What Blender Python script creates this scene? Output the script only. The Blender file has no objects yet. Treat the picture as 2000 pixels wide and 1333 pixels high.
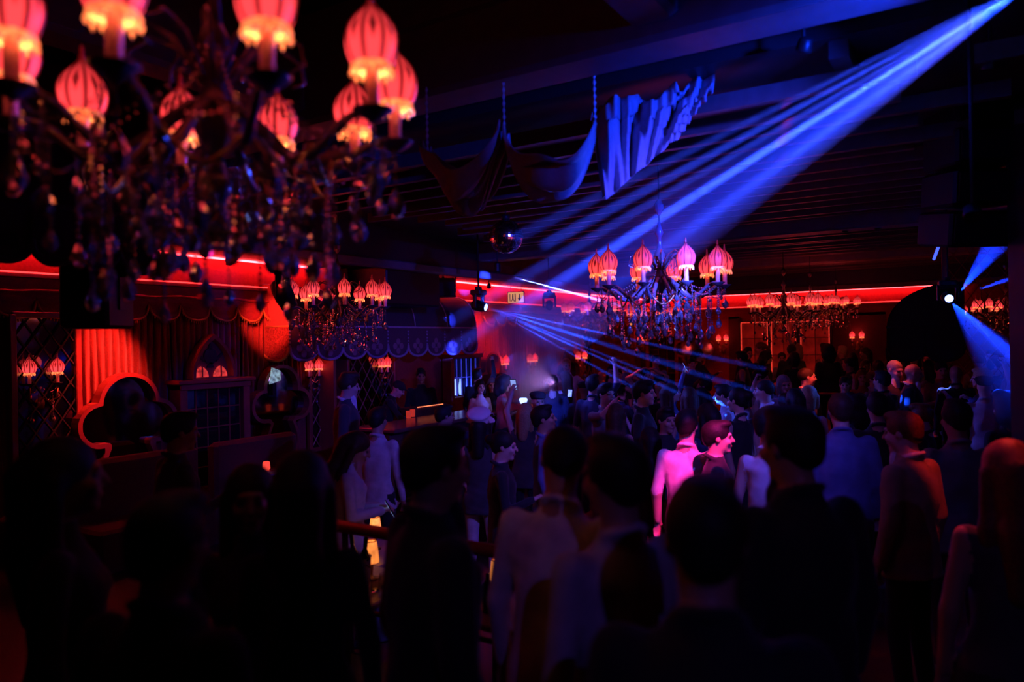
import bpy, bmesh, math, random
import numpy as np
from mathutils import Vector, Matrix, Euler

sc = bpy.context.scene
COL = sc.collection
PI = math.pi
random.seed(7)

# ------------------------------------------------------------------ camera, world, exposure
F = 1444.0                       # focal length in pixels of the 2000 x 1333 frame (26 mm on a 36 mm sensor)
ROLL = 0.01834
YAW = math.atan2(900, 1444)      # the room's axes: +x along the back wall, +y along the left wall
ZC = 2.4
_fw = Vector((-math.sin(YAW), math.cos(YAW), 0))
_r0 = Vector((math.cos(YAW), math.sin(YAW), 0))
_u0 = Vector((0, 0, 1))
_rt = _r0 * math.cos(ROLL) - _u0 * math.sin(ROLL)
_up = _r0 * math.sin(ROLL) + _u0 * math.cos(ROLL)
CAM = Vector((0, 0, ZC))
cd = bpy.data.cameras.new('camera')
cam = bpy.data.objects.new('camera', cd)
COL.objects.link(cam)
cam.matrix_world = Matrix(((_rt.x, _up.x, -_fw.x, CAM.x), (_rt.y, _up.y, -_fw.y, CAM.y),
                           (_rt.z, _up.z, -_fw.z, CAM.z), (0, 0, 0, 1)))
cd.sensor_width = 36
cd.lens = F / 2000 * 36
cd.clip_start = 0.05
cd.dof.use_dof = True
cd.dof.focus_distance = 8.5
cd.dof.aperture_fstop = 1.15
sc.camera = cam
w = bpy.data.worlds.new('world')
w.use_nodes = True
w.node_tree.nodes['Background'].inputs[0].default_value = (0, 0, 0, 1)
w.node_tree.nodes['Background'].inputs[1].default_value = 0
sc.world = w
sc.view_settings.view_transform = 'Standard'
sc.view_settings.look = 'None'
sc.view_settings.gamma = 1
sc.view_settings.use_curve_mapping = False
sc.view_settings.exposure = 0.0
cy = sc.cycles
cy.max_bounces = 4
cy.use_adaptive_sampling = True
cy.adaptive_threshold = 0.2
cy.adaptive_min_samples = 20
cy.diffuse_bounces = 1
cy.glossy_bounces = 3
cy.transmission_bounces = 4
cy.volume_bounces = 0
cy.transparent_max_bounces = 8
cy.sample_clamp_indirect = 25.0
cy.sample_clamp_direct = 0.0
cy.caustics_reflective = False
cy.caustics_refractive = False
cy.use_denoising = True

def ray(px, py):
    return _fw + _rt * ((px - 1000) / F) - _up * ((py - 666) / F)
def at(px, py, d):
    return CAM + ray(px, py) * d
def on_x(px, py, x):
    r = ray(px, py); return CAM + r * (x / r.x)
def on_y(px, py, y):
    r = ray(px, py); return CAM + r * (y / r.y)
def on_z(px, py, z):
    r = ray(px, py); return CAM + r * ((z - ZC) / r.z)
def horizon(px):
    return 666 - ROLL * (px - 1000)

RED = (1.0, 0.028, 0.035)
BLUE = (0.004, 0.035, 1.0)

# ------------------------------------------------------------------ materials
MATS = {}
def mat(name, col=(0.5, 0.5, 0.5), rough=0.6, metal=0.0, emit=None, es=0.0, var=0.12, scale=9.0, bump=0.0, spec=0.5, trans=0.0, sheen=0.0, ior=1.5, enoise=0.0):
    if name in MATS:
        return MATS[name]
    m = bpy.data.materials.new(name)
    m.use_nodes = True
    nt = m.node_tree
    b = nt.nodes['Principled BSDF']
    b.inputs['Roughness'].default_value = rough
    b.inputs['Metallic'].default_value = metal
    b.inputs['Specular IOR Level'].default_value = spec
    b.inputs['Transmission Weight'].default_value = trans
    b.inputs['IOR'].default_value = ior
    b.inputs['Sheen Weight'].default_value = sheen
    tc = nt.nodes.new('ShaderNodeTexCoord')
    nz = nt.nodes.new('ShaderNodeTexNoise')
    nz.inputs['Scale'].default_value = scale
    nz.inputs['Detail'].default_value = 4
    nt.links.new(tc.outputs['Object'], nz.inputs['Vector'])
    rp = nt.nodes.new('ShaderNodeValToRGB')
    rp.color_ramp.elements[0].position = 0.3
    rp.color_ramp.elements[1].position = 0.7
    rp.color_ramp.elements[0].color = tuple(max(0, c * (1 - var)) for c in col) + (1,)
    rp.color_ramp.elements[1].color = tuple(min(1, c * (1 + var)) for c in col) + (1,)
    nt.links.new(nz.outputs['Fac'], rp.inputs['Fac'])
    nt.links.new(rp.outputs['Color'], b.inputs['Base Color'])
    if bump:
        bp = nt.nodes.new('ShaderNodeBump')
        bp.inputs['Strength'].default_value = bump
        bp.inputs['Distance'].default_value = 0.01
        nt.links.new(nz.outputs['Fac'], bp.inputs['Height'])
        nt.links.new(bp.outputs['Normal'], b.inputs['Normal'])
    if emit:
        b.inputs['Emission Color'].default_value = tuple(emit) + (1,)
        b.inputs['Emission Strength'].default_value = es
        if enoise:
            mr = nt.nodes.new('ShaderNodeMapRange')
            mr.inputs[1].default_value = .3; mr.inputs[2].default_value = .7
            mr.inputs[3].default_value = es * (1 - enoise); mr.inputs[4].default_value = es * (1 + enoise)
            nt.links.new(nz.outputs['Fac'], mr.inputs[0]); nt.links.new(mr.outputs[0], b.inputs['Emission Strength'])
    MATS[name] = m
    return m

# ------------------------------------------------------------------ mesh helpers
class MB:
    def __init__(s):
        s.v = []; s.f = []
    def add(s, vs, fs):
        o = len(s.v)
        s.v += [tuple(v) for v in vs]
        s.f += [tuple(i + o for i in f) for f in fs]
        return s
    def box(s, x0, x1, y0, y1, z0, z1):
        vs = [(x, y, z) for x in (x0, x1) for y in (y0, y1) for z in (z0, z1)]
        return s.add(vs, [(0, 1, 3, 2), (4, 6, 7, 5), (0, 4, 5, 1), (2, 3, 7, 6), (0, 2, 6, 4), (1, 5, 7, 3)])
    def bevbox(s, x0, x1, y0, y1, z0, z1, b):
        # box with chamfered vertical and top edges: stacked rings
        def ring(i, z):
            return [(x0 + i, y0 + i + b, z), (x0 + i + b, y0 + i, z), (x1 - i - b, y0 + i, z), (x1 - i, y0 + i + b, z),
                    (x1 - i, y1 - i - b, z), (x1 - i - b, y1 - i, z), (x0 + i + b, y1 - i, z), (x0 + i, y1 - i - b, z)]
        return s.rings([ring(b, z0), ring(0, z0 + b), ring(0, z1 - b), ring(b, z1)])
    def rings(s, rs, cap=True, closed=True):
        n = len(rs[0]); vs = [p for r in rs for p in r]; fs = []
        for i in range(len(rs) - 1):
            for j in range(n if closed else n - 1):
                k = (j + 1) % n
                fs.append((i * n + j, i * n + k, (i + 1) * n + k, (i + 1) * n + j))
        if cap:
            fs.append(tuple(reversed(range(n))))
            fs.append(tuple((len(rs) - 1) * n + j for j in range(n)))
        return s.add(vs, fs)
    def lathe(s, prof, n=16, c=(0, 0, 0), a0=0.0, cap=True):
        rs = []
        for r, z in prof:
            rs.append([(c[0] + r * math.cos(a0 + 2 * PI * j / n), c[1] + r * math.sin(a0 + 2 * PI * j / n), c[2] + z) for j in range(n)])
        return s.rings(rs, cap)
    def tube(s, path, r, n=8, r1=None):
        P = [Vector(p) for p in path]; rs = []
        up = Vector((0, 0, 1))
        prev = None
        for i, p in enumerate(P):
            t = (P[min(i + 1, len(P) - 1)] - P[max(i - 1, 0)]).normalized()
            if prev is None:
                a = t.cross(up)
                if a.length < 1e-4: a = t.cross(Vector((1, 0, 0)))
                a.normalize()
            else:
                a = (prev - t * prev.dot(t))
                if a.length < 1e-5: a = t.cross(up)
                a.normalize()
            prev = a
            bb = t.cross(a)
            rr = r if r1 is None else r + (r1 - r) * i / max(1, len(P) - 1)
            if isinstance(r, (list, tuple)): rr = r[i]
            rs.append([tuple(p + a * (rr * math.cos(2 * PI * j / n)) + bb * (rr * math.sin(2 * PI * j / n))) for j in range(n)])
        return s.rings(rs)
    def octa(s, c, r, h):
        x, y, z = c
        return s.add([(x + r, y, z), (x, y + r, z), (x - r, y, z), (x, y - r, z), (x, y, z + h), (x, y, z - h)],
                     [(0, 1, 4), (1, 2, 4), (2, 3, 4), (3, 0, 4), (1, 0, 5), (2, 1, 5), (3, 2, 5), (0, 3, 5)])
    def sphere(s, c, r, n=12, m=8, sq=1.0):
        prof = [(max(1e-4, r * math.sin(PI * i / m)), -r * sq * math.cos(PI * i / m)) for i in range(m + 1)]
        return s.lathe(prof, n, c)
    def prism(s, outline, axis, d0, d1):
        # outline: 2D points; axis 'x': (y,z) extruded over x; 'y': (x,z) over y; 'z': (x,y) over z
        def P(u, v, d):
            return (d, u, v) if axis == 'x' else ((u, d, v) if axis == 'y' else (u, v, d))
        return s.rings([[P(u, v, d0) for u, v in outline], [P(u, v, d1) for u, v in outline]])
    def band(s, outer, inner, axis, d0, d1):
        # a flat ring (frame) between two outlines of equal length
        def P(u, v, d):
            return (d, u, v) if axis == 'x' else ((u, d, v) if axis == 'y' else (u, v, d))
        n = len(outer)
        vs = [P(u, v, d) for d in (d0, d1) for o in (outer, inner) for u, v in o]
        fs = []
        for j in range(n):
            k = (j + 1) % n
            fs += [(j, k, n + k, n + j), (2 * n + k, 2 * n + j, 3 * n + j, 3 * n + k), (k, j, 2 * n + j, 2 * n + k), (n + j, n + k, 3 * n + k, 3 * n + j)]
        return s.add(vs, fs)
    def grid(s, fn, nu, nv):
        vs = [fn(i / nu, j / nv) for i in range(nu + 1) for j in range(nv + 1)]
        fs = [(i * (nv + 1) + j, (i + 1) * (nv + 1) + j, (i + 1) * (nv + 1) + j + 1, i * (nv + 1) + j + 1) for i in range(nu) for j in range(nv)]
        return s.add(vs, fs)
    def mesh(s, name, m=None, smooth=False):
        me = bpy.data.meshes.new(name)
        me.from_pydata(s.v, [], s.f)
        if len(s.f) > 1:
            bm = bmesh.new(); bm.from_mesh(me)
            bmesh.ops.recalc_face_normals(bm, faces=bm.faces); bm.to_mesh(me); bm.free()
        if m: me.materials.append(m)
        if smooth:
            me.polygons.foreach_set('use_smooth', [True] * len(me.polygons))
        me.update()
        return me
    def build(s, name, m, parent=None, smooth=False, solid=0.0):
        o = link(name, s.mesh(name, m, smooth), parent)
        if solid:
            md = o.modifiers.new('thickness', 'SOLIDIFY'); md.thickness = solid; md.offset = 0
        return o

def link(name, data, parent=None, loc=None, rot=None, scale=None):
    o = bpy.data.objects.new(name, data)
    COL.objects.link(o)
    if parent: o.parent = parent
    if loc is not None: o.location = loc
    if rot is not None: o.rotation_euler = rot
    if scale is not None: o.scale = scale if isinstance(scale, (tuple, list, Vector)) else (scale,) * 3
    return o
def tag(o, label=None, cat=None, group=None, kind=None):
    if label: o['label'] = label
    if cat: o['category'] = cat
    if group: o['group'] = group
    if kind: o['kind'] = kind
    return o
def thing(name, label, cat, loc=(0, 0, 0), rz=0.0, group=None, scale=None):
    o = link(name, None, None, loc, (0, 0, rz), scale)
    o.empty_display_size = 0.1
    return tag(o, label, cat, group)
def struct(o):
    o['kind'] = 'structure'; return o
def copy_tree(o, parent=None):
    c = o.copy(); COL.objects.link(c)
    c.parent = parent
    for ch in [x for x in o.children]:
        copy_tree(ch, c)
    return c
def aim(o, src, tgt):
    o.location = src
    o.rotation_euler = (Vector(tgt) - Vector(src)).to_track_quat('-Z', 'Y').to_euler()
def spot(name, src, tgt, watts, deg, col, blend=0.3, radius=0.02, parent=None):
    l = bpy.data.lights.new(name, 'SPOT')
    l.energy = watts; l.spot_size = math.radians(deg); l.spot_blend = blend
    l.color = col; l.shadow_soft_size = radius
    o = bpy.data.objects.new(name, l); COL.objects.link(o)
    aim(o, src, tgt)
    return o
def point(name, loc, watts, col, radius=0.05):
    l = bpy.data.lights.new(name, 'POINT')
    l.energy = watts; l.color = col; l.shadow_soft_size = radius
    o = bpy.data.objects.new(name, l); COL.objects.link(o); o.location = loc
    return o
# ------------------------------------------------------------------ the room
XL, YB, XR, YN = -8.15, 19.75, 5.2, -3.2
M_wall = mat('wall_plaster', (.50, .05, .055), .75, bump=.25, scale=30)
M_dark = mat('dark_wood', (.035, .022, .022), .45, bump=.1, scale=14)
M_ceil = mat('ceiling_wood', (.10, .075, .075), .42, bump=.15, scale=12)
M_beam = mat('beam_wood', (.16, .13, .14), .5, bump=.1, scale=10)
M_floor = mat('floor_boards', (.04, .03, .03), .35, scale=6)
M_black = mat('black_metal', (.012, .012, .014), .45, .3)
M_blackfab = mat('black_fabric', (.012, .011, .014), .9)
M_curtain = mat('red_velvet', (.34, .05, .035), .85, sheen=.3, bump=.1, scale=60)
M_swag = mat('swag_fabric', (.36, .04, .045), .8, bump=.2, scale=40)
M_gold = mat('gold_fringe', (.72, .38, .10), .5, .3, bump=.4, scale=160)
M_frame = mat('red_lacquer', (.33, .05, .04), .4)
M_mirror = mat('dark_mirror', (.25, .22, .24), .06, 1.0, var=.05)
M_glassdk = mat('dark_glass', (.01, .01, .014), .05, 0, spec=.8)
M_led = mat('red_led', (.3, .02, .02), .5, emit=RED, es=30)
M_led2 = mat('red_led_dim', (.3, .02, .02), .5, emit=(1, .03, .03), es=3.2)

def sbox(name, m, x0, x1, y0, y1, z0, z1):
    return struct(MB().box(x0, x1, y0, y1, z0, z1).build(name, m))

fl = sbox('floor', M_floor, XL - .3, XR + .3, YN - .3, YB + .3, -.2, 0)
TIERS = [('near', XL, XR, YN, 3.55, .35), ('left', XL, -5.0, 3.55, YB, .3), ('back', -5.0, -1.7, 12.6, YB, .5), ('right', -1.7, XR, 9.2, YB, .3)]
def floor_z(x, y):
    for n, x0, x1, y0, y1, z in TIERS:
        if x0 <= x < x1 and y0 <= y < y1: return z
    return 0.0
M_tier = mat('tier_carpet', (.12, .015, .018), .9, bump=.2, scale=90)
for n, x0, x1, y0, y1, z in TIERS:
    t_ = sbox('floor_tier_' + n, M_tier, x0, x1, y0, y1, 0, z)
    o = MB().box(x0 + .002, x1 - .002, y0 + (0.002 if n != 'near' else 0), y1 + (.02 if n == 'near' else -.002), z - .04, z + .004).build('nosing', M_dark, t_)
wl = sbox('wall_left', M_wall, XL - .25, XL, YN, YB + .25, 0, 4.7)
wb = sbox('wall_back', M_wall, XL, XR, YB, YB + .25, 0, 4.7)
sbox('wall_right', M_wall, XR, XR + .25, YN, YB + .25, 0, 4.7)
sbox('wall_near', M_dark, XL, XR, YN - .25, YN, 0, 4.7)
ceil = sbox('ceiling', M_dark, XL - .25, XR + .25, YN - .25, YB + .25, 4.7, 4.9)
# coffered part over the camera: crossing beams under the slab, then a lower slatted ceiling towards the back
for y in (-1.2, 1.1, 3.75):
    MB().bevbox(XL, XR, y - .16, y + .16, 3.92, 4.7, .03).build('cross_beam', M_beam, ceil)
    MB().box(XL, XR, y - .22, y + .22, 4.34, 4.42).build('beam_moulding', M_beam, ceil)
for x in (-6.3, -4.0, -1.35, 1.3, 3.6):
    MB().bevbox(x - .13, x + .13, YN, 3.6, 4.0, 4.7, .03).build('long_beam', M_beam, ceil)
low = sbox('ceiling_slatted', M_dark, XL, XR, 4.35, YB, 4.02, 4.1)
me = MB().box(-3.05, 6.0, -.03, .03, -.05, .05).mesh('slat', M_ceil)
y = 4.62; i = 0
rnd = random.Random(3)
while y < 17.9:
    if abs(y - 10.2) > .35 and abs(y - 14.6) > .35:
        # slats come in boards of unequal length
        for x0 in (-3.8, 2.0):
            o = link('ceiling_slat', me, low, (x0 + rnd.uniform(-.3, .3), y, 3.86 + rnd.uniform(-.015, .015)), None, (.62, 1, 1))
    y += .37 + rnd.uniform(-.06, .06); i += 1
for y in (10.2, 14.6):
    MB().bevbox(-6.9, XR, y - .17, y + .17, 3.72, 4.02, .025).build('cross_beam', M_beam, low)
for x in (-4.2, -.6, 2.4):
    MB().box(x - .05, x + .05, 4.4, 18.2, 3.92, 4.02).build('long_rail', M_ceil, low)
# perimeter soffit with the red light cove under it
so = sbox('trim_1', M_dark, XL, -6.9, 2.6, YB, 3.52, 4.02)
MB().bevbox(-6.98, -6.82, 2.6, 18.5, 3.44, 3.56, .02).build('soffit_edge', M_beam, so)
sb_ = sbox('trim_2', M_dark, -6.9, XR, 18.45, YB, 3.52, 4.02)
MB().bevbox(-6.9, XR, 18.37, 18.53, 3.44, 3.56, .02).build('soffit_edge', M_beam, sb_)
# cove ledges and light strips
def cove_left(y0, y1, n):
    t = sbox('trim_%d' % n, M_frame, XL, XL + .12, y0, y1, 3.13, 3.19)
    MB().box(XL + .10, XL + .125, y0, y1, 3.495, 3.518).build('light_strip', M_led, t)
    MB().box(XL + .12, XL + .135, y0, y1, 3.168, 3.184).build('ledge_light', M_led2, t)
def cove_back(x0, x1, n):
    t = sbox('trim_%d' % n, M_frame, x0, x1, YB - .12, YB, 3.13, 3.19)
    MB().box(x0, x1, YB - .125, YB - .10, 3.495, 3.518).build('light_strip', M_led, t)
    MB().box(x0, x1, YB - .135, YB - .12, 3.168, 3.184).build('ledge_light', M_led2, t)
cove_left(2.7, 7.55, 3)
cove_left(9.2, 19.6, 4)
cove_back(-8.0, -.3, 5)
# red corner pilaster with a small lattice, and the dark duct beside it
pil = thing('pilaster', 'red lacquered corner post with a small lattice panel beside the cove', 'pilaster', (XL + .004, 7.56, 0))
MB().bevbox(0, .45, 0, .05, .3, 3.5, .008).build('stile', M_frame, pil)
MB().bevbox(0, .45, .27, .32, .3, 3.5, .008).build('stile', M_frame, pil)
MB().box(0.02, .3, .05, .27, 2.6, 3.5).build('panel', M_wall, pil)
for k in range(5):
    for s in (1, -1):
        z = 2.66 + .17 * k
        MB().tube([(.31, .06, z if s > 0 else z + .17), (.31, .26, z + .17 if s > 0 else z)], .008, 5).build('lattice_rod', M_frame, pil)
duct = MB().bevbox(-8.1, -7.0, 7.92, 9.15, 2.95, 3.5, .02).build('air_duct', M_black)
tag(duct, 'black air duct box breaking the red cove behind the first awning', 'duct')

# curtains hung along the left wall
def curtain(y0, y1, z0=.3, z1=3.0, x=XL + .07, n_per=15, label='', amp=.026):
    ph = random.random() * 6
    def fn(u, v):
        yy = y0 + (y1 - y0) * u; zz = z0 + (z1 - z0) * v
        a = (yy - y0) * 2 * PI * n_per / 1.0 * .8 + ph
        w_ = 1 - 1.7 * abs(math.sin(a * .5)) ** 1.4 + .25 * math.sin(.37 * a + 1)
        return (x + amp * w_ * (1.0 + .3 * (1 - v)) + .012 * math.sin(zz * 3 + a * .3), yy + .012 * math.sin(zz * 2.2 + a), zz)
    o = MB().grid(fn, int((y1 - y0) * 150), 6).build('curtain', M_curtain, None, True, .008)
    return tag(o, label, 'curtain')
curtain(3.0, 4.05, label='red velvet curtain behind the left double sconce')
curtain(4.07, 5.3, label='bright red pleated curtain behind the first cloud-shaped mirror')
curtain(5.32, 6.28, label='dark pleated curtain behind the pointed arch cabinet')
curtain(6.3, 7.5, label='dim red pleated curtain left of the awning')
curtain(11.5, 12.5, label='red lit curtain just right of the awning end')
curtain(12.6, 14.1, label='dark curtain behind the two middle double sconces')
curtain(14.2, 15.9, label='dark curtain behind the far narrow cloud mirror')
curtain(16.9, 19.5, label='dark curtain in the far left corner of the room')
M_panel = mat('dark_red_panel', (.13, .02, .025), .6, bump=.1, scale=20)
for i, (a, b, t) in enumerate(((-5.5, -5.2, 1), (-2.95, -1.75, 2), (-8.0, -7.8, 3), (-.85, .9, 4))):
    p = MB().bevbox(a, b, YB - .06, YB - .002, .5, 2.95, .01).build('trim_%d' % (6 + i), M_panel); struct(p)

# scalloped swags with gold fringe under the ledge
def swag_mesh(wd, dp):
    m = MB()
    def fn(u, v):
        e = math.sin(PI * u)
        drop = (.35 + .65 * math.sqrt(max(0, 1 - (2 * u - 1) ** 2))) * dp
        return (.06 + .05 * e * v + .012 * math.sin(v * 14 + 3 * e), wd * u, -drop * v)
    m.grid(fn, 14, 8)
    return m.mesh('swag', M_swag, True)
def fringe_mesh(wd, dp):
    pts = []
    for i in range(15):
        u = i / 14
        drop = (.35 + .65 * math.sqrt(max(0, 1 - (2 * u - 1) ** 2))) * dp
        pts.append((.075 + .05 * math.sin(PI * u), wd * u, -drop))
    m = MB().tube(pts, .014, 6)
    for i in range(1, 14):
        p = pts[i]
        m.octa((p[0], p[1], p[2] - .026), .009, .022)
    return m.mesh('fringe', M_gold, True)
SW, SF = swag_mesh(.4, .27), fringe_mesh(.4, .27)
MB().tube([(0, 0, 0), (0, .4, 0)], .02, 6)
def valance(label, origin, rz, n, pitch=.4):
    t = thing('valance', label, 'valance', origin, rz)
    MB().tube([(.085, i * pitch * .5, .01 * math.sin(i * 1.7)) for i in range(2 * n + 1)], .018, 6).build('cord', M_swag, t, True)
    MB().box(.0, .06, 0, n * pitch, -.12, .03).build('header', M_swag, t)
    for i in range(n):
        s = link('swag', SW, t, (0, i * pitch, 0))
        link('fringe', SF, s)
    return t
valance('red scalloped valance with gold fringe above the left curtains', (XL + .06, 3.0, 2.99), 0, 11)
valance('red and violet scalloped valance on the wall right of the awning', (XL + .06, 11.85, 2.99), 0, 19)
valance('scalloped valance with glowing fringe above the three red windows', (-.45, YB - .06, 2.99), PI / 2, 18)
# blue-lit LED batten under the right ceiling edge
p0, p1 = at(1824, 506, 9.3), at(1838, 468, 8.8)
t = thing('led_batten', 'short blue light batten under the ceiling at upper right', 'light batten', p0)
MB().tube([(0, 0, 0), tuple(p1 - p0)], .018, 6).build('tube', mat('blue_led', (.1, .1, .3), emit=(.03, .06, 1), es=3.0), t)
MB().tube([(0, 0, .035), tuple(p1 - p0 + Vector((0, 0, .035)))], .024, 6).build('housing', M_black, t)
MB().tube([tuple((p1 - p0) * .5 + Vector((0, 0, .03))), (((p1 - p0) * .5).x, ((p1 - p0) * .5).y, 4.02 - p0.z)], .008, 5).build('hanger', M_black, t)
# ------------------------------------------------------------------ chandeliers and sconces
M_crystal = mat('crystal', (.95, .95, .98), .025, .42, trans=.85, ior=1.75, var=.02, spec=.9)
M_arm = mat('smoked_glass_arm', (.10, .085, .11), .14, .25, spec=.9)
M_brass = mat('aged_brass', (.32, .18, .06), .35, .9)
M_candle = mat('candle_sleeve', (.75, .4, .42), .5, emit=(1, .05, .06), es=.06)
M_fringe = mat('bead_fringe', (.9, .6, .3), .3, emit=(1, .19, .06), es=1.25, enoise=.8, scale=60)  # bulb light on the beads is put in as emission
M_rib = mat('shade_wire', (.16, .02, .03), .4, emit=(1, .02, .03), es=.10)
def shade_material():
    m = bpy.data.materials.new('lit_shade'); m.use_nodes = True
    nt = m.node_tree; b = nt.nodes['Principled BSDF']; N = nt.nodes.new; K = nt.links.new
    b.inputs['Base Color'].default_value = (.5, .04, .05, 1); b.inputs['Roughness'].default_value = .6
    tc = N('ShaderNodeTexCoord'); sx = N('ShaderNodeSeparateXYZ'); K(tc.outputs['Object'], sx.inputs[0])
    def math_(op, a, b_=None, c=None):
        n = N('ShaderNodeMath'); n.operation = op
        for i, q in enumerate((a, b_, c)):
            if q is None: continue
            if isinstance(q, (int, float)): n.inputs[i].default_value = q
            else: K(q, n.inputs[i])
        return n.outputs[0]
    ang = math_('ARCTAN2', sx.outputs['Y'], sx.outputs['X'])
    seg = math_('MULTIPLY', math_('ADD', ang, PI), 8 / (2 * PI))
    fr = math_('SUBTRACT', math_('FRACT', seg), .5)            # -.5 .. .5 across one fabric panel
    z = math_('MULTIPLY', sx.outputs['Z'], 1 / .178)            # 0 bottom .. 1 top
    # dark diamond of embroidery in the middle of each panel
    dz = math_('MULTIPLY', math_('ABSOLUTE', math_('SUBTRACT', z, .52)), 1.25)
    dia = math_('ADD', math_('MULTIPLY', math_('ABSOLUTE', fr), 1.5), dz)
    inner = N('ShaderNodeMapRange'); K(dia, inner.inputs[0]); inner.inputs[1].default_value = .24; inner.inputs[2].default_value = .36; inner.inputs[3].default_value = .12; inner.inputs[4].default_value = 1
    # seams along the wires
    seam = N('ShaderNodeMapRange'); K(math_('ABSOLUTE', fr), seam.inputs[0]); seam.inputs[1].default_value = .30; seam.inputs[2].default_value = .47; seam.inputs[3].default_value = 1; seam.inputs[4].default_value = .07
    fall = N('ShaderNodeMapRange'); K(z, fall.inputs[0]); fall.inputs[1].default_value = .25; fall.inputs[2].default_value = 1.0; fall.inputs[3].default_value = 1.0; fall.inputs[4].default_value = .06
    s = math_('MULTIPLY', math_('MULTIPLY', inner.outputs[0], seam.outputs[0]), fall.outputs[0])
    s = math_('MULTIPLY', s, 1.7)
    b.inputs['Emission Color'].default_value = (1, .048, .055, 1)
    K(s, b.inputs['Emission Strength'])
    return m
M_shade = shade_material()

def onion(sc_=1.0, n=24, ribs=8):
    prof = [(.054, 0), (.064, .016), (.071, .038), (.074, .06), (.072, .083), (.063, .106), (.048, .128), (.03, .148), (.013, .164), (.006, .178)]
    m = MB(); rs = []
    for r, z in prof:
        rs.append([((r * (1 - .05 * abs(math.sin(4 * (2 * PI * j / n))) ** .5 * 0 + .045 * (abs(math.cos(4 * 2 * PI * j / n)) - .5))) * math.cos(2 * PI * j / n), (r * (1 + .045 * (abs(math.cos(4 * 2 * PI * j / n)) - .5))) * math.sin(2 * PI * j / n), z) for j in range(n)])
    m.rings(rs, cap=False)
    return m, prof
SH_ME = onion()[0].mesh('shade', M_shade, True)
def rib_mesh():
    m = MB(); prof = onion()[1]
    for j in range(8):
        a = 2 * PI * (j + .0) / 8
        m.tube([((r + .002) * math.cos(a), (r + .002) * math.sin(a), z) for r, z in prof], .0026, 4)
    m.lathe([(.004, .176), (.011, .188), (.005, .198), (.008, .208), (.002, .226)], 8)
    return m.mesh('wire_frame', M_rib, True)
RIB_ME = rib_mesh()
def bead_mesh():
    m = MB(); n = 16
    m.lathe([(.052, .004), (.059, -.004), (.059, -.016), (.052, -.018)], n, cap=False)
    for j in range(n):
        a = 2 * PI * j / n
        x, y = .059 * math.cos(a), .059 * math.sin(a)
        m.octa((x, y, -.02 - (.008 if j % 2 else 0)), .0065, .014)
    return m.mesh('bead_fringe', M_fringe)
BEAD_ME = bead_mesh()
CANDLE_ME = MB().lathe([(.017, -.13), (.019, -.125), (.019, .0), (.016, .006)], 10).mesh('candle', M_candle, True)
BULB_ME = MB().octa((0, 0, .022), .011, .016).mesh('bulb', mat('bulb_hot', (1, .8, .6), emit=(1, .42, .16), es=260))
CUP_ME = MB().lathe([(.012, -.16), (.03, -.15), (.056, -.132), (.06, -.126), (.03, -.138), (.02, -.128)], 12).mesh('cup', M_arm, True)

def pendant(m, x, y, z, r, h, n=6):
    m.lathe([(.001, 0), (r * .35, -h * .12), (r * .8, -h * .38), (r, -h * .62), (r * .6, -h * .88), (.001, -h)], n, (x, y, z))
def strand_mesh(n, r, big, bh, seed):
    rd = random.Random(seed); m = MB(); z = 0
    for i in range(n):
        q = r * rd.uniform(.75, 1.2)
        m.octa((rd.uniform(-.002, .002), rd.uniform(-.002, .002), z - q * 1.1), q, q * 1.15); z -= q * 2.3
    m.tube([(0, 0, 0), (0, 0, z)], .0011, 3)
    pendant(m, 0, 0, z, big, bh)
    return m.mesh('crystal_strand', M_crystal)
STR = [strand_mesh(4, .008, .018, .062, 1), strand_mesh(8, .0085, .021, .075, 2), strand_mesh(13, .009, .026, .09, 3), strand_mesh(17, .0085, .021, .07, 4), strand_mesh(7, .0085, .031, .105, 5)]
def swag_chain(p, q, sag, n, r=.0075):
    m = MB(); P, Q = Vector(p), Vector(q)
    for i in range(n + 1):
        u = i / n; c = P.lerp(Q, u) - Vector((0, 0, sag * 4 * u * (1 - u)))
        m.octa(tuple(c), r, r * 1.15)
    return m
R0 = .55
def arm_pts():
    pts = []
    for i in range(15):
        u = i / 14
        r = .05 + (R0 - .05) * u
        z = -.05 - .17 * math.sin(PI * min(1, u * 1.05)) ** 1.2 * (1 - .15 * u) - .11 * u ** 3 + .02 * math.sin(u * 9)
        pts.append((r, 0, z))
    pts[-1] = (R0, 0, -.16)
    return pts
ARM_ME = MB().tube(arm_pts(), [.017 - .006 * i / 14 + .004 * (i % 2) for i in range(15)], 7).mesh('arm', M_arm, True)
_cr = [(.04, 0, .02), (.12, 0, .14), (.2, 0, .17), (.27, 0, .13), (.28, 0, .07), (.24, 0, .05)]
SCROLL_ME = MB().tube(_cr, .009, 5, .004).mesh('scroll', M_arm, True)
COLM_ME = MB().lathe([(.004, -.36), (.035, -.33), (.05, -.29), (.03, -.25), (.02, -.2), (.06, -.14), (.08, -.09), (.05, -.03), (.025, .03), (.045, .1), (.055, .14), (.025, .2), (.018, .3), (.04, .34), (.02, .39), (.012, .44)], 14).mesh('column', M_arm, True)
_CH = {}
def ring_swag(n):
    if n not in _CH:
        b = 2 * PI / n
        _CH[n] = (swag_chain((R0, 0, -.14), (R0 * math.cos(b), R0 * math.sin(b), -.14), .09, 18).mesh('bead_swag', M_crystal),
                  MB().tube([(R0 * .62 * math.cos(a), R0 * .62 * math.sin(a), -.2 - .10 * math.sin(PI * a / b)) for a in [b * i / 8 for i in range(9)]], .008, 5).mesh('gold_rope', M_brass, True))
    return _CH[n]
_ch2 = swag_chain((R0 - .02, 0, -.14), (.05, 0, .12), .12, 22, .0065).mesh('bead_swag', M_crystal)
FINIAL_ME = MB()
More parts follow.
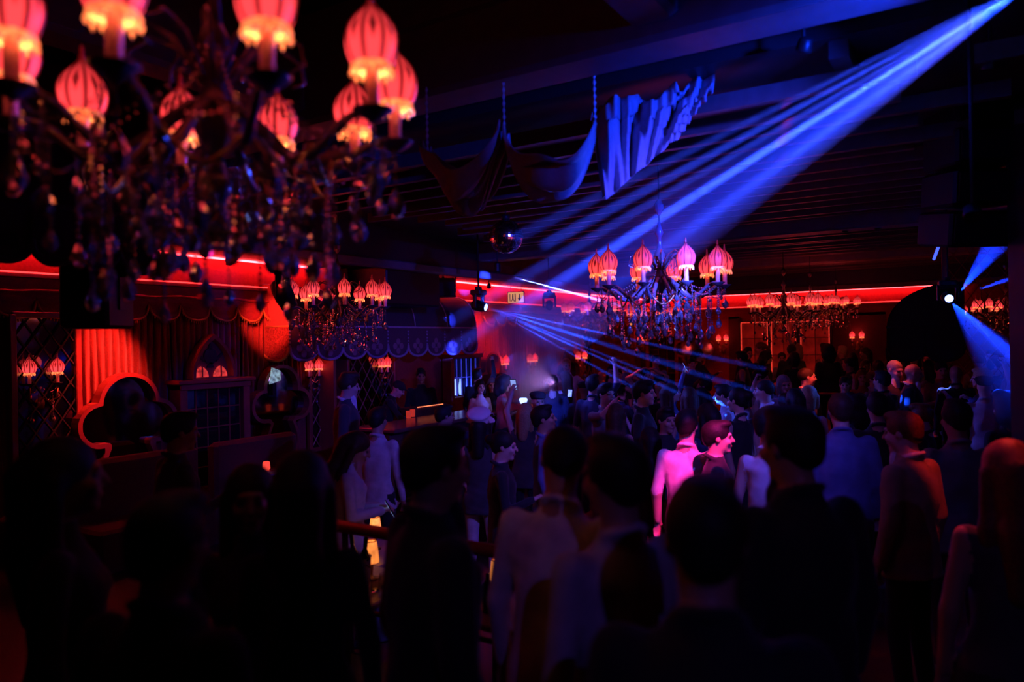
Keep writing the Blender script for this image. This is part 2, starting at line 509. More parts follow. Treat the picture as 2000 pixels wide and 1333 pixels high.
pendant(FINIAL_ME, 0, 0, -.36, .045, .13, 8)
FINIAL_ME = FINIAL_ME.mesh('bottom_drop', M_crystal)

def lamp_arm(parent, a, r, z=0.0, s=1.0, shade=True):
    sh = link('shade', SH_ME, parent, (r * math.cos(a), r * math.sin(a), z), (0, 0, a + .2), s)
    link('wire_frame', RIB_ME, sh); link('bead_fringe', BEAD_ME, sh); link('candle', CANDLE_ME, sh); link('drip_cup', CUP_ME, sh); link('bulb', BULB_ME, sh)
    return sh
def chandelier(label, px, py, d, s=1.0, rz=0.0, narm=10, dense=1.0, top=4.02, light=0.0, rs=1.0):
    """px, py: where the middle of the shade ring shows; d: its distance"""
    c = at(px, py, d)
    t = thing('chandelier', label, 'chandelier', c, rz, 'crystal chandeliers with red shades', s)
    rd = random.Random(int(px))
    link('column', COLM_ME, t)
    h = (top - c.z) / s
    MB().tube([(0, 0, .42), (0, 0, h)], .008, 6).build('rod', M_black, t)
    MB().lathe([(.06, h - .05), (.075, h - .02), (.075, h)], 12).build('canopy', M_black, t)
    MB().lathe([(.01, h * .45), (.04, h * .45 + .05), (.045, h * .45 + .09), (.012, h * .45 + .14)], 10).build('rod_ball', M_arm, t)
    link('bottom_drop', FINIAL_ME, t)
    for i in range(narm):
        a = 2 * PI * i / narm
        link('arm', ARM_ME, t, None, (0, 0, a), (rs, 1, 1)); link('scroll', SCROLL_ME, t, None, (0, 0, a + PI / narm), (rs, 1, 1))
        lamp_arm(t, a, R0 * rs, .0)
        link('bead_swag', ring_swag(narm)[0], t, None, (0, 0, a), (rs, rs, 1)); link('bead_swag', _ch2, t, None, (0, 0, a), (rs, 1, 1)); link('gold_rope', ring_swag(narm)[1], t, None, (0, 0, a), (rs, rs, 1))
        spots_ = [(R0, a, 4, -.15), (R0 * .93, a + .13, 1, -.16), (R0 * .93, a - .13, 0, -.16), (R0 * .62, a, 2, -.25), (R0 * .62, a + PI / narm, 3, -.27), (R0 * .33, a, 2, -.2)]
        if dense > 1: spots_ += [(R0 * .8, a + PI / narm, 2, -.2), (R0 * .45, a + PI / narm, 4, -.22)]
        for r, b, k, z in spots_:
            link('crystal_strand', STR[k if rd.random() < .7 else rd.randrange(5)], t, (r * rs * math.cos(b), r * rs * math.sin(b), z + rd.uniform(-.02, .02)), (0, 0, rd.random() * 3), (1, 1, rd.uniform(.8, 1.15)))
    if light:
        point('chandelier_glow', c + Vector((0, 0, .22 * s)), light, (1, .05, .05), .25 * s)
    return t
chandelier('large blurred chandelier with red shades nearest the camera, at upper left', 421, 177, 2.2, .965, .211, 10, 2, 4.7, 1.2)
chandelier('chandelier with red shades in front of the violet awning', 660, 579, 8.36, .965, .603, 10, 2, 4.02, 3)
chandelier('blue-lit chandelier with pink shades in the middle of the room', 1289, 531, 6.24, .965, .428, 10, 2, 4.02, 3)
chandelier('small blue crystal chandelier left of the large blue one, near the far left wall', 1152, 606, 14.4, .9, .2, 9, 1, 4.02, 5)
chandelier('red far chandelier seen through the crystals of the large blue one', 1277, 612, 15.6, .95, .5, 9, 1, 4.02, 4)
chandelier('left of the chandeliers hanging before the three red windows', 1531, 594, 12.6, .98, .1, 10, 1, 4.02, 4)
chandelier('middle chandelier hanging before the right red window', 1583, 592, 13.4, .8, .3, 8, 1, 4.02, 4)
chandelier('farthest right chandelier below the red cove beside the dark awning', 1633, 593, 15.8, .8, .6, 8, 1, 4.02, 3)
chandelier('red chandelier standing in for a mirror reflection at the right edge', 1965, 598, 11.2, .72, .2, 8, 1, 4.02, 2)  # added in place of a chandelier's reflection in the lattice mirror
chandelier('small red chandelier standing in for a mirror reflection beside the blue beams', 1917, 606, 14.2, .6, .7, 7, 1, 4.02, 0)  # second chandelier added in place of a mirror reflection

def sconce(label, p, facing, s=1.0, gap=.15, glow=.4):
    t = thing('wall_sconce', label, 'sconce', p, facing, 'double wall sconces with red shades', s)   # built facing +x
    MB().lathe([(.002, -.2), (.05, -.16), (.06, -.08), (.03, -.02), (.045, .05), (.01, .1)], 10, (.03, 0, -.2)).build('back_plate', M_brass, t, True)
    for sd in (-1, 1):
        MB().tube([(.04, 0, -.24), (.09, sd * gap * .5, -.3), (.13, sd * gap * .95, -.26), (.13, sd * gap, -.15)], .009, 6).build('arm', M_brass, t, True)
        sh = link('shade', SH_ME, t, (.13, sd * gap, 0), (0, 0, .4), .84)
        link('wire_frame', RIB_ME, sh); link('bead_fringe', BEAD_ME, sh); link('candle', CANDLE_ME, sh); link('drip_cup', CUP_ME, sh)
        for k, (dx, dz, q) in enumerate(((.13, -.14, 0), (.1, -.28, 1), (.16, -.2, 0))):
            link('crystal_strand', STR[q], t, (dx, sd * gap * (1 - .25 * k), dz))
        swag_chain((.13, sd * gap, -.14), (.05, 0, -.1), .08, 22, .006).build('bead_swag', M_crystal, t)
    if glow: point('sconce_glow', p + Vector((.2 if facing == 0 else 0, 0 if facing == 0 else -.2, .1)), glow, (1, .06, .05), .08)
    return t
def sc_left(label, pa, pb, s=1.0, glow=1.2, proud=.22):
    a, b = on_x(*pa, XL + proud), on_x(*pb, XL + proud)
    return sconce(label, Vector((XL + proud - .13, (a.y + b.y) / 2, (a.z + b.z) / 2 - .1)), 0, s, abs(b.y - a.y) / 2 / s, glow)
def sc_back(label, pa, pb, s=1.0, glow=1.0):
    a, b = on_y(*pa, YB - .2), on_y(*pb, YB - .2)
    return sconce(label, Vector(((a.x + b.x) / 2, YB - .07, (a.z + b.z) / 2 - .1)), -PI / 2, s, abs(b.x - a.x) / 2 / s, glow)
sc_left('double sconce with two red shades at the far left of the photo', (57, 708), (112, 708), 1.0, .35)
sc_left('double sconce hidden half behind the awning valance, beside the lattice mirror', (603, 706), (623, 706), 1.0, .4)
sc_left('double sconce peeking below the middle of the awning', (745, 702), (757, 701), 1.0, .5)
sc_left('double sconce right of the blue-lit barred window', (974, 700), (987, 700), 1.15, 1.5)
sc_left('double sconce between the two round-topped mirrors', (1034, 695), (1044, 695), 1.1, 1.5)
sc_left('double sconce on the narrow lattice panel at the far left wall', (1128, 690), (1141, 690), 1.1, 1.5)
sc_back('double sconce between the dark cloud mirror and the red windows', (1403, 656), (1418, 656))
sc_back('double sconce right of the three red windows', (1664, 650), (1683, 650))
sc_back('small double sconce at the far corner beside the dark door', (1249, 656), (1258, 656))
# ------------------------------------------------------------------ wall furniture
def cloud_outline(w_, top, bot, n=72, rt=.52, shrink=0.0):
    """three-lobed outline (one lobe up, one on each side) around the origin"""
    cs = [(0, top - rt * w_ * .62, rt * w_ * .62 - shrink), (-w_ * .30, 0, w_ * .23 - shrink), (w_ * .30, 0, w_ * .23 - shrink), (0, -.05, w_ * .3 - shrink), (0, bot + .3 * w_, .3 * w_ - shrink)]
    out = []
    for i in range(n):
        a = 2 * PI * i / n; dx, dz = math.sin(a), math.cos(a); best = .05
        for cx, cz, r in cs:
            b = dx * cx + dz * cz; q = b * b - (cx * cx + cz * cz - r * r)
            if q > 0: best = max(best, b + math.sqrt(q))
        out.append((dx * best, dz * best))
    return out
def cloud_mirror(label, c, facing, w_, top, bot, depth=.14, rt=.52, fw_=.045):
    t = thing('cloud_mirror', label, 'mirror', c, facing, 'cloud-shaped wall mirrors')   # built facing +x, outline in (y,z)
    o1 = cloud_outline(w_, top, bot, rt=rt); o2 = cloud_outline(w_, top, bot, rt=rt, shrink=fw_)
    MB().band(o1, o2, 'x', 0, depth).build('frame', M_frame, t)
    MB().prism(o2, 'x', .01, .03).build('pane', M_mirror, t)
    return t
def cm_left(label, cx, cy, y0, y1, ztop, zc, proud=.16, **k):
    return cloud_mirror(label, (XL + proud, (y0 + y1) / 2, zc), 0, (y1 - y0), ztop - zc, -.75, **k)
cm_left('large cloud-shaped mirror with red rim on the bright left curtain', 0, 0, 4.13, 5.2, 2.13, 1.58)
cm_left('cloud-shaped mirror beside the awning with a small lit picture in it', 0, 0, 6.3, 7.25, 2.14, 1.6)
cm_left('round-topped red mirror right of the blue-lit barred window', 0, 0, 11.45, 12.35, 2.2, 1.62, rt=.5)
cm_left('narrow dark round-topped mirror between the far sconces', 0, 0, 14.45, 15.6, 2.24, 1.66, rt=.5)
cloud_mirror('dark cloud-shaped mirror on the back wall beside the small door', (-6.39, YB - .1, 2.1), -PI / 2, 1.05, .55, -.6)
p = on_x(536, 735, XL + .36)
tp = thing('lit_picture', 'small pale blue lit picture shining in the cloud mirror beside the awning', 'picture', p)
MB().prism([(-.09, -.1), (.1, -.06), (.09, .07), (-.05, .12)], 'x', 0, .012).build('panel', mat('pale_screen', (.3, .4, .4), emit=(.4, .62, .7), es=.42, var=.5, scale=22, enoise=.8), tp)
MB().box(-.1, .0, -.03, .03, -.25, -.08).build('stand', M_black, tp)

def pane_grid(parent, x, y0, y1, z0, z1, ny, nz, m, mb, depth=.012, bar=.016, name='pane', emit_m=None):
    """panes in the plane x (normal +x), muntins between them; local coordinates"""
    dy, dz = (y1 - y0) / ny, (z1 - z0) / nz
    me = MB().box(0, depth, .004, dy - .004, .004, dz - .004).mesh('pane', m)
    for i in range(ny):
        for j in range(nz):
            link('pane', me, parent, (x, y0 + i * dy, z0 + j * dz))
    for i in range(ny + 1):
        MB().bevbox(x - .004, x + depth + .014, y0 + i * dy - bar / 2, y0 + i * dy + bar / 2, z0, z1, .003).build('muntin', mb, parent)
    for j in range(nz + 1):
        MB().bevbox(x - .004, x + depth + .012, y0, y1, z0 + j * dz - bar / 2, z0 + j * dz + bar / 2, .003).build('muntin', mb, parent)
def arch_outline(hw, h, z0=0.0, n=12):
    # pointed arch
    R = (hw * hw + h * h) / (2 * hw); a1 = math.asin(min(1, h / R))
    L = [(-hw + (R - R * math.cos(a1 * i / n)), z0 + R * math.sin(a1 * i / n)) for i in range(n + 1)]
    return L + [(-y, z) for y, z in reversed(L[:-1])]
def arch_cabinet(label, p, rz, w_, h, ah, glass, bars=(5, 5), emblem=True):
    t = thing('arched_cabinet', label, 'cabinet', p, rz)      # facing +x, p at the floor, h: height of the cornice
    hw = w_ / 2
    MB().bevbox(0, .22, -hw, -hw + .1, 0, h, .008).build('stile', M_frame, t)
    MB().bevbox(0, .22, hw - .1, hw, 0, h, .008).build('stile', M_frame, t)
    MB().bevbox(0, .2, -hw + .1, hw - .1, 0, h - 1.25, .008).build('lower_panel', M_frame, t)
    MB().bevbox(0, .28, -hw - .05, hw + .05, h, h + .05, .01).build('cornice', M_frame, t)
    MB().bevbox(0, .24, -hw, hw, h - .07, h, .006).build('rail', M_frame, t)
    pane_grid(t, .12, -hw + .1, hw - .1, h - 1.25, h - .07, bars[0], bars[1], glass, M_frame)
    o1 = arch_outline(hw * .62, ah, h + .05); o2 = arch_outline(hw * .54, ah * .86, h + .05 + ah * .03)
    MB().band(o1, o2, 'x', .04, .2).build('arch_rim', M_frame, t)
    pn = MB().prism(o2, 'x', .04, .09).build('arch_panel', mat('arch_panel_red', (.2, .035, .04), .6), t)
    if emblem:
        em = MB()
        em.prism([(.09 * math.cos(a), h + .05 + ah * .5 + .1 * math.sin(a)) for a in [2 * PI * i / 18 for i in range(18)]], 'x', .09, .115)
        em.prism([(-.03, h + .05 + ah * .66), (.03, h + .05 + ah * .66), (0, h + .05 + ah * .84)], 'x', .09, .115)
        em.prism([(-.05, h + .05 + ah * .24), (.05, h + .05 + ah * .24), (.02, h + .05 + ah * .36), (-.02, h + .05 + ah * .36)], 'x', .09, .115)
        for s in (-1, 1):
            em.prism([(s * .08, h + .05 + ah * .46), (s * .17, h + .05 + ah * .58), (s * .18, h + .05 + ah * .54), (s * .09, h + .05 + ah * .38)][::s], 'x', .09, .11)
        em.build('emblem', M_dark, pn)
    for s in (-1, 1):
        c = s * hw * .27
        MB().prism([(c + q[0], q[1]) for q in arch_outline(hw * .19, ah * .24, h + .07)], 'x', .1, .125).build('small_window', mat('lit_red_glass', (.4, .05, .05), emit=(1, .055, .045), es=.55, var=.3, scale=22, enoise=.6), t)
        MB().box(.125, .14, c - .006, c + .006, h + .07, h + .07 + ah * .24).build('small_mullion', M_frame, t)
    return t
arch_cabinet('tall red cabinet with gridded glass and a pointed arch bearing an emblem', (XL + .1, 5.74, .3), 0, .98, 1.66, .54, M_glassdk)
# barred window with blue light behind it
wp = Vector((XL + .08, 11.05, .3))
t = thing('barred_window', 'red window box with blue-lit vertical bars behind the crowd', 'window', wp)
MB().bevbox(0, .2, -.48, -.38, .2, 1.84, .008).build('stile', M_frame, t)
MB().bevbox(0, .2, .4, .46, .2, 1.84, .008).build('stile', M_frame, t)
MB().bevbox(0, .24, -.5, .48, 1.8, 1.88, .008).build('cornice', M_frame, t)
MB().bevbox(0, .2, -.38, .4, .2, 1.1, .008).build('lower_panel', M_frame, t)
MB().box(.02, .04, -.38, .4, 1.1, 1.8).build('pane', M_glassdk, t)
M_bluebar = mat('blue_glow_bar', (.3, .3, .6), .4, emit=(.05, .07, 1), es=.32)  # blue light on the bars put in as emission
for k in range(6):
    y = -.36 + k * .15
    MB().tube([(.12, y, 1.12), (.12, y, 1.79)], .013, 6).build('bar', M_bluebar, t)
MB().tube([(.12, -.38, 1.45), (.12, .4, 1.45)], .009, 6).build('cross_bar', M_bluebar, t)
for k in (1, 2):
    MB().lathe([(.018, 0), (.03, .05), (.03, .17), (.014, .25), (.01, .3)], 10, (.07, -.36 + k * .15 + .02, 1.13)).build('glow_bottle', mat('blue_glow_bottle', (.4, .5, .8), emit=(.25, .4, 1), es=1.6), t)  # bottles glow by emission, no lamp behind them
for s in (-.18, .12):
    q = MB().prism([(s + a, z) for a, z in arch_outline(.1, .22, 1.9)], 'x', .06, .1).build('small_window', mat('lit_red_glass'), t)
    MB().box(.1, .115, s - .008, s + .008, 1.9, 2.1).build('small_mullion', M_frame, q)

# diagonal lattice mirrors
M_lat = mat('lattice_gilt', (.38, .17, .12), .4, .4)
def lattice(label, p, rz, w_, z0, z1, step, m_back=M_mirror, r=.009, frame=True, back=True, m_rod=None):
    t = thing('lattice_mirror' if back else 'open_mirror_lattice', label, 'mirror' if back else 'screen', p, rz)
    if back: MB().box(0, .02, -w_ / 2, w_ / 2, z0, z1).build('mirror', m_back, t)
    h = z1 - z0; k = 1.45
    for s in (1, -1):
        c = -w_ / 2 - h / k
        while c < w_ / 2 + h / k:
            pts = []
            # line y = c + s*(z-z0)/k clipped to the panel
            za, zb = z0, z1
            f = lambda z: c + s * (z - z0) / k
            lo, hi = -w_ / 2, w_ / 2
            zs = []
            for z in (z0, z1):
                if lo <= f(z) <= hi: zs.append(z)
            for yy in (lo, hi):
                z = z0 + s * (yy - c) * k
                if z0 < z < z1: zs.append(z)
            if len(zs) >= 2 and max(zs) - min(zs) > .05:
                a, b = min(zs), max(zs)
                MB().tube([(.035 + .008 * (s > 0), f(a), a), (.035 + .008 * (s > 0), f(b), b)], r, 5).build('lattice_rod', m_rod or M_lat, t)
            c += step
    if frame:
        for yy in (-w_ / 2, w_ / 2):
            MB().bevbox(0, .07, yy - .03, yy + .03, z0, z1, .008).build('stile', M_frame, t)
        for z in (z0, z1):
            MB().bevbox(0, .06, -w_ / 2, w_ / 2, z - .03, z + .03, .008).build('rail', M_frame, t)
    return t
lattice('wide lattice mirror with gilt diagonal rods under the awning', (XL + .12, 8.62, 0), 0, 1.15, .9, 2.35, .2)
lattice('narrow lattice mirror left of the wide one, under the awning', (XL + .12, 7.62, 0), 0, .5, .9, 2.35, .2)
lattice('dark lattice mirror behind the double sconce at far left', (XL + .14, 3.86, 0), 0, .62, .7, 2.75, .17, m_rod=M_dark)
lattice('narrow red-framed lattice panel on the far left wall', (XL + .1, 16.35, 0), 0, .62, .9, 2.75, .22)
lattice('dark open lattice of a mirror, stand-in chandeliers behind it, at the right edge', at(1928, 640, 10.2) * 1 - Vector((0, 0, at(1928, 640, 10.2).z)), -PI / 2, 1.0, .3, 3.9, .2, back=False, r=.006, frame=True, m_rod=M_frame)  # mirror built as open lattice; chandeliers behind it replace its reflections

# three glowing windows on the back wall
M_win = mat('red_glow_pane', (.2, .02, .015), .5, emit=(1, .022, .012), es=.085, var=.35, scale=5, enoise=.5)
for i, (a, b, lab) in enumerate(((-5.16, -4.49, 'left'), (-4.4, -3.8, 'middle'), (-3.68, -3.01, 'right'))):
    t = thing('window', lab + ' of the three red glowing windows with light strips on the back wall', 'window', ((a + b) / 2, YB - .05, 0), -PI / 2)
    hw = (b - a) / 2
    pane_grid(t, .0, -hw, hw, 1.05, 2.78, 2, 4, M_win, M_dark)
    for s in (-1, 1):
        MB().box(.03, .045, s * hw - .012, s * hw + .012, 1.05, 2.76).build('light_strip', mat('red_led_edge', (.3, .02, .02), emit=(1, .05, .03), es=.85, enoise=.5, scale=40), t)
    MB().box(.03, .045, -hw, hw, 2.755, 2.775).build('light_strip', mat('red_led_edge'), t)
    for s in (-1, 1):
        MB().bevbox(0, .07, s * (hw + .035) - .025, s * (hw + .035) + .025, .95, 2.9, .006).build('jamb', M_dark, t)
    MB().bevbox(0, .09, -hw - .06, hw + .06, .95, 1.03, .006).build('sill', M_dark, t)
# far door and shelf cabinet on the back wall
t = thing('far_cabinet', 'dark gridded cabinet with a red lit top at the far corner', 'cabinet', (-7.32, YB - .02, .5), -PI / 2)
MB().bevbox(0, .2, -.46, .46, 1.93, 2.0, .01).build('cornice', M_frame, t)
for s in (-1, 1): MB().bevbox(0, .16, s * .42 - .05, s * .42 + .05, 0, 1.93, .01).build('stile', M_frame, t)
MB().bevbox(0, .14, -.38, .38, 0, .6, .01).build('lower_panel', M_frame, t)
pane_grid(t, .06, -.38, .38, .6, 1.93, 3, 4, M_glassdk, M_frame)
for s in (-.15, .15): MB().prism([(s + q[0], q[1]) for q in arch_outline(.11, .2, 2.01)], 'x', .05, .09).build('small_window', mat('lit_red_glass'), t)
t = thing('shelf_mirror', 'mirror shelf with thin red-lit bars on the back wall at right', 'shelf', (-1.31, YB - .003, 0), -PI / 2)
MB().box(0, .02, -.38, .38, 1.6, 2.5).build('mirror', M_mirror, t)
for k, z in enumerate((1.6, 1.9, 2.12, 2.3, 2.5)):
    MB().box(.02, .1, -.38, .38, z - .012, z + .012).build('shelf_bar', M_frame if k < 4 else mat('red_led_edge'), t)
for yy in (-.36, .36): MB().box(.0, .1, yy - .02, yy + .02, 1.55, 2.52).build('upright', M_frame, t)
for k, (yy, z) in enumerate(((-.2, 2.32), (.02, 2.32), (.12, 2.14))):
    tag(MB().lathe([(.012, 0), (.03, .01), (.032, .11), (.03, .12)], 10, (-1.31 - yy, YB - .13, z)).build('glass_votive', mat('red_votive', (.5, .05, .04), emit=(1, .07, .04), es=1.0)), ('left', 'middle', 'right')[2 - k] + ' red votive glowing on the mirror shelf at right', 'votive', 'votives on the mirror shelf')

# ------------------------------------------------------------------ awnings
M_awn = mat('awning_canvas', (.05, .03, .06), .85, bump=.15, scale=50)
M_awnv = mat('awning_valance', (.10, .045, .085), .85, bump=.25, scale=40)
M_pipe = mat('awning_piping', (.42, .30, .50), .7)
M_medal = mat('valance_embroidery', (.26, .13, .22), .7)
def awning(label, p, rz, length, proj, zf, zt, drop, n, mc=M_awn, mv=M_awnv, mp=M_pipe, mt=None, group='barrel awnings', mend=None, mvend=None, mtend=None):
    """barrel canopy: local +x is out from the wall, +y along it; p at the wall, floor level"""
    t = thing('awning', label, 'awning', p, rz, group)
    NB = 5
    def prof(v):
        a = v * PI / 2
        return proj * math.sin(a) ** .9, zf + (zt - zf) * math.cos(a)
    for b in range(NB):
        y0, y1 = length * b / NB, length * (b + 1) / NB
        MB().grid(lambda u, v: (prof(v)[0], y0 + (y1 - y0) * u, prof(v)[1] - .02 * math.sin(PI * u) * math.sin(PI * v)), 6, 12).build('canopy_panel', mc, t, True, .012)
    for b in range(NB + 1):
        y = length * b / NB
        MB().tube([(prof(i / 14)[0], y, prof(i / 14)[1] + .006) for i in range(15)], .011, 6).build('piping', mp, t, True)
    MB().tube([(proj + .006, 0, zf), (proj + .006, length, zf)], .016, 6).build('edge_piping', mp, t, True)
    for y in (0, length):
        o = [(0, zf)] + [(prof(i / 14)[0], prof(i / 14)[1]) for i in range(15)]
        MB().prism(o, 'y', y - .008, y + .008).build('end_panel', mend or mc, t)
        MB().tube([(0, y, zf), (proj, y, zf)], .014, 6).build('edge_piping', mtend or mp, t, True)
    pw = length / n
    def scallop(w_, mv=mv, mt=mt):
        h0 = drop * .62
        arc = [(w_ / 2 - w_ / 2 * math.cos(PI * i / 14), -h0 - (drop - h0) * math.sin(PI * i / 14) ** .8) for i in range(15)]
        o = [(w_, 0), (0, 0)] + arc
        m1 = MB().prism(o, 'x', -.008, .008).mesh('valance_panel', mv)
        tr = MB().tube([(.012, y, z + .02) for y, z in arc], .02, 6)
        cy_, cz_ = w_ / 2, -h0 * .98
        md = MB()
        for i in range(4):
            a = PI / 2 * i + PI / 4 * 0
            md.prism([(cy_ + .07 * math.cos(a) * w_ / .46 + .05 * math.cos(b_), cz_ + .07 * math.sin(a) * w_ / .46 + .05 * math.sin(b_)) for b_ in [2 * PI * j / 10 for j in range(10)]], 'x', .008, .014)
        ds = MB()
        for i in range(5):
            ds.sphere((.012, .0, -.06 - i * h0 * .17), .016, 6, 4)
        return m1, tr.mesh('scallop_trim', mt or mp, True), md.mesh('medallion', M_medal if mv is M_awnv else mv), ds.mesh('tassel_dots', mp, True)
    S = scallop(pw)
    for i in range(n):
        v = link('valance_panel', S[0], t, (proj + .004, i * pw, zf - .01))
        link('scallop_trim', S[1], v); link('medallion', S[2], v); link('tassel_dots', S[3], v)
    ne = max(1, round(proj / pw)); S2 = scallop(proj / ne, mvend or mv, mtend or mt)
    for y, r in ((0, -PI / 2), (length, PI / 2)):
        for i in range(ne):
            v = link('valance_panel', S2[0], t, ((i * proj / ne) if r < 0 else proj - i * proj / ne, y, zf - .01), (0, 0, r))
            link('scallop_trim', S2[1], v); link('medallion', S2[2], v); link('tassel_dots', S2[3], v)
    return t
awning('violet barrel awning with scalloped valance over the bar at left', (XL + .02, 6.70, 0), 0, 4.32, .5, 2.65, 3.22, .47, 9, mend=mat('awning_end_red', (.55, .13, .10), .8, bump=.15, scale=50), mvend=mat('awning_end_valance', (.42, .07, .05), .8, bump=.5, scale=45, var=.5), mtend=M_gold)
pA = at(1795, 640, 10.6)
awning('black barrel awning in silhouette beside the right moving head', (pA.x + .55, pA.y + 1.75, 0), PI, 1.8, .95, 2.5, 3.1, .5, 4, M_blackfab, M_blackfab, M_blackfab)
pA = at(330, 470, 4.4)
aw3 = awning('dark awning edge with scallops hanging at the left behind the near chandelier', (pA.x - 1.0, pA.y - 1.35, 0), 0, 1.45, .7, 3.2, 3.7, .33, 6, M_blackfab, M_blackfab, M_blackfab)
for y in (.1, 1.3):
    MB().tube([(.05, y, 3.68), (.05, y, 4.7)], .012, 6).build('hanging_rod', M_black, aw3)
# ------------------------------------------------------------------ stage lighting
def haze_mat(density, tint=(1, 1, 1), g=0.0):
    key = 'haze_%.4f' % density
    if key in MATS: return MATS[key]
    m = bpy.data.materials.new(key); m.use_nodes = True
    nt = m.node_tree
    nt.nodes.remove(nt.nodes['Principled BSDF'])
    v = nt.nodes.new('ShaderNodeVolumeScatter')
    v.inputs['Density'].default_value = density
    v.inputs['Color'].default_value = tuple(tint) + (1,)
    v.inputs['Anisotropy'].default_value = g
    nt.links.new(v.outputs[0], nt.nodes['Material Output'].inputs['Volume'])
    MATS[key] = m
    return m
BEAMS = []
def to_wall(a, b):
    a, b = Vector(a), Vector(b); d = b - a
    t = min(((XL + .2 - a.x) / d.x) if d.x < 0 else 99, ((YB - .1 - a.y) / d.y) if d.y > 0 else 99)
    return a + d * t
def beam(label, src, tgt, half, watts, density, col=BLUE, blend=.5, start=.12, stop=.03, radius=.008, r0=0.0):
    """a lamp and the hazy air its light passes through"""
    src, tgt = Vector(src), Vector(tgt); d = tgt - src; L = d.length; k = math.tan(math.radians(half))
    spot('beam_lamp', src, tgt, watts, 2 * half, col, blend, radius)
    n = 20; m = MB()
    m.rings([[((r0 + z * k * 1.02) * math.cos(2 * PI * j / n), (r0 + z * k * 1.02) * math.sin(2 * PI * j / n), -z) for j in range(n)] for z in (start, L * .33, L * .66, L - stop)])
    o = m.build('light_beam', haze_mat(density))
    aim(o, src, tgt)
    tag(o, label, 'light beam', None, 'stuff')
    BEAMS.append(o)
    return o
M_lens = mat('lens_glow', (.2, .2, .4), emit=(.22, .34, 1), es=6)
M_lensoff = mat('lens_dark', (.02, .02, .03), .08)
def moving_head(label, p, tgt, top, s=1.0, lit=True, group='moving head lights'):
    """p: centre of the head; hangs from height top"""
    p = Vector(p); tgt = Vector(tgt)
    t = thing('moving_head', label, 'stage light', p, 0, group, s)
    d = (tgt - p).normalized(); rz = math.atan2(d.y, d.x)
    q = Matrix.Rotation(rz, 4, 'Z')
    base = MB().bevbox(-.13, .13, -.17, .17, .24, .36, .02).build('base', M_black, t); base.rotation_euler = (0, 0, rz)
    yk = MB()
    for sd in (-1, 1): yk.bevbox(-.04, .04, sd * .17 - .03, sd * .17 + .03, -.06, .27, .01)
    yk.bevbox(-.05, .05, -.2, .2, .2, .26, .01)
    y_ = yk.build('yoke', M_black, t); y_.rotation_euler = (0, 0, rz)
    hd = MB().lathe([(.07, .17), (.11, .14), (.125, .05), (.12, -.08), (.105, -.15), (.1, -.2), (.085, -.2), (.08, -.185)], 20).build('head', M_black, t, True)
    hd.rotation_euler = d.to_track_quat('-Z', 'Y').to_euler()
    ln = MB().lathe([(.002, -.19), (.05, -.195), (.083, -.188), (.083, -.18), (.002, -.18)], 20).build('lens', M_lens if lit else M_lensoff, hd, True)
    MB().tube([(0, 0, .36), (0, 0, (top - p.z) / s)], .022, 8).build('hanging_pole', M_black, t)
    MB().bevbox(-.05, .05, -.08, .08, .36, .43, .01).build('clamp', M_black, t)
    return t, p + d * .21 * s
P2 = at(935, 597, 10.4)
P3 = at(1851, 581, 8.6)
P1 = at(2110, -95, 2.6)
mh1, S1 = moving_head('black moving head high at the right casting the long blue beams', P1, at(1150, 520, 9), 4.7, .7)
mh2, S2 = moving_head('moving head with bright white-blue lens right of the violet awning', P2, at(1350, 690, 9.0), 4.02, .62)
mh3, S3 = moving_head('bright blue moving head beside the black awning at right', P3, at(1960, 660, 6), 4.02, .55)
moving_head('unlit moving head hanging right of the exit sign', at(1073, 596, 13.2), at(1080, 720, 10), 4.02, .62, False)
moving_head('large unlit moving head hanging left of the violet awning', at(553, 572, 6.6), at(640, 760, 6.6), 4.02, .72, False)
# 1: long beams crossing the room from upper right
beam('broad soft blue beam falling from the upper right corner', S1, to_wall(S1, at(1130, 575, 9.5)), 5.0, 9500, .12, blend=.95, start=.12)
for tx, ty, dd, lab, wt in ((884, 622, 12.55, 'narrow blue beam ending on the awning canopy', 90000), (890, 677, 12.5, 'narrow blue beam ending on the awning valance', 120000),
                            (1003, 607, 15.0, 'narrow blue beam ending on the wall beside the exit sign', 260000), (1262, 500, 6.1, 'narrow blue beam striking the top of the large chandelier', 60000),
                            (1060, 480, 9.0, 'narrow blue beam ending on the ceiling beam by the mirror ball', 120000), (995, 470, 8.2, 'narrow blue beam striking the mirror ball', 60000), (1100, 632, 16.5, 'narrow blue beam crossing behind the large chandelier', 150000)):
    beam(lab, S1, at(tx, ty, dd), .85, wt * 1.0, .05, (.02, .055, 1.0), blend=1.0, start=.1, r0=.004)
# 2: fan of thin beams over the crowd
for i, (tx, ty, dd, wt) in enumerate(((1560, 790, 9.2, 60000), (1480, 770, 9.2, 45000), (1400, 782, 9.0, 35000), (1330, 770, 9.0, 60000), (1260, 770, 9.0, 40000), (1500, 722, 9.6, 40000), (1420, 706, 9.6, 26000), (1620, 800, 9.4, 20000))):
    beam('%s thin blue beam fanning over the crowd from the light beside the awning' % ('lowest', 'second lowest', 'middle', 'brightest', 'steepest', 'flattest', 'faint upper', 'longest')[i], S2 + (S2 - P2).normalized() * .03, at(tx, ty, dd), .62, wt * 3.0, .045, (.006, .06, 1.0), 1.0, .03, r0=.004)
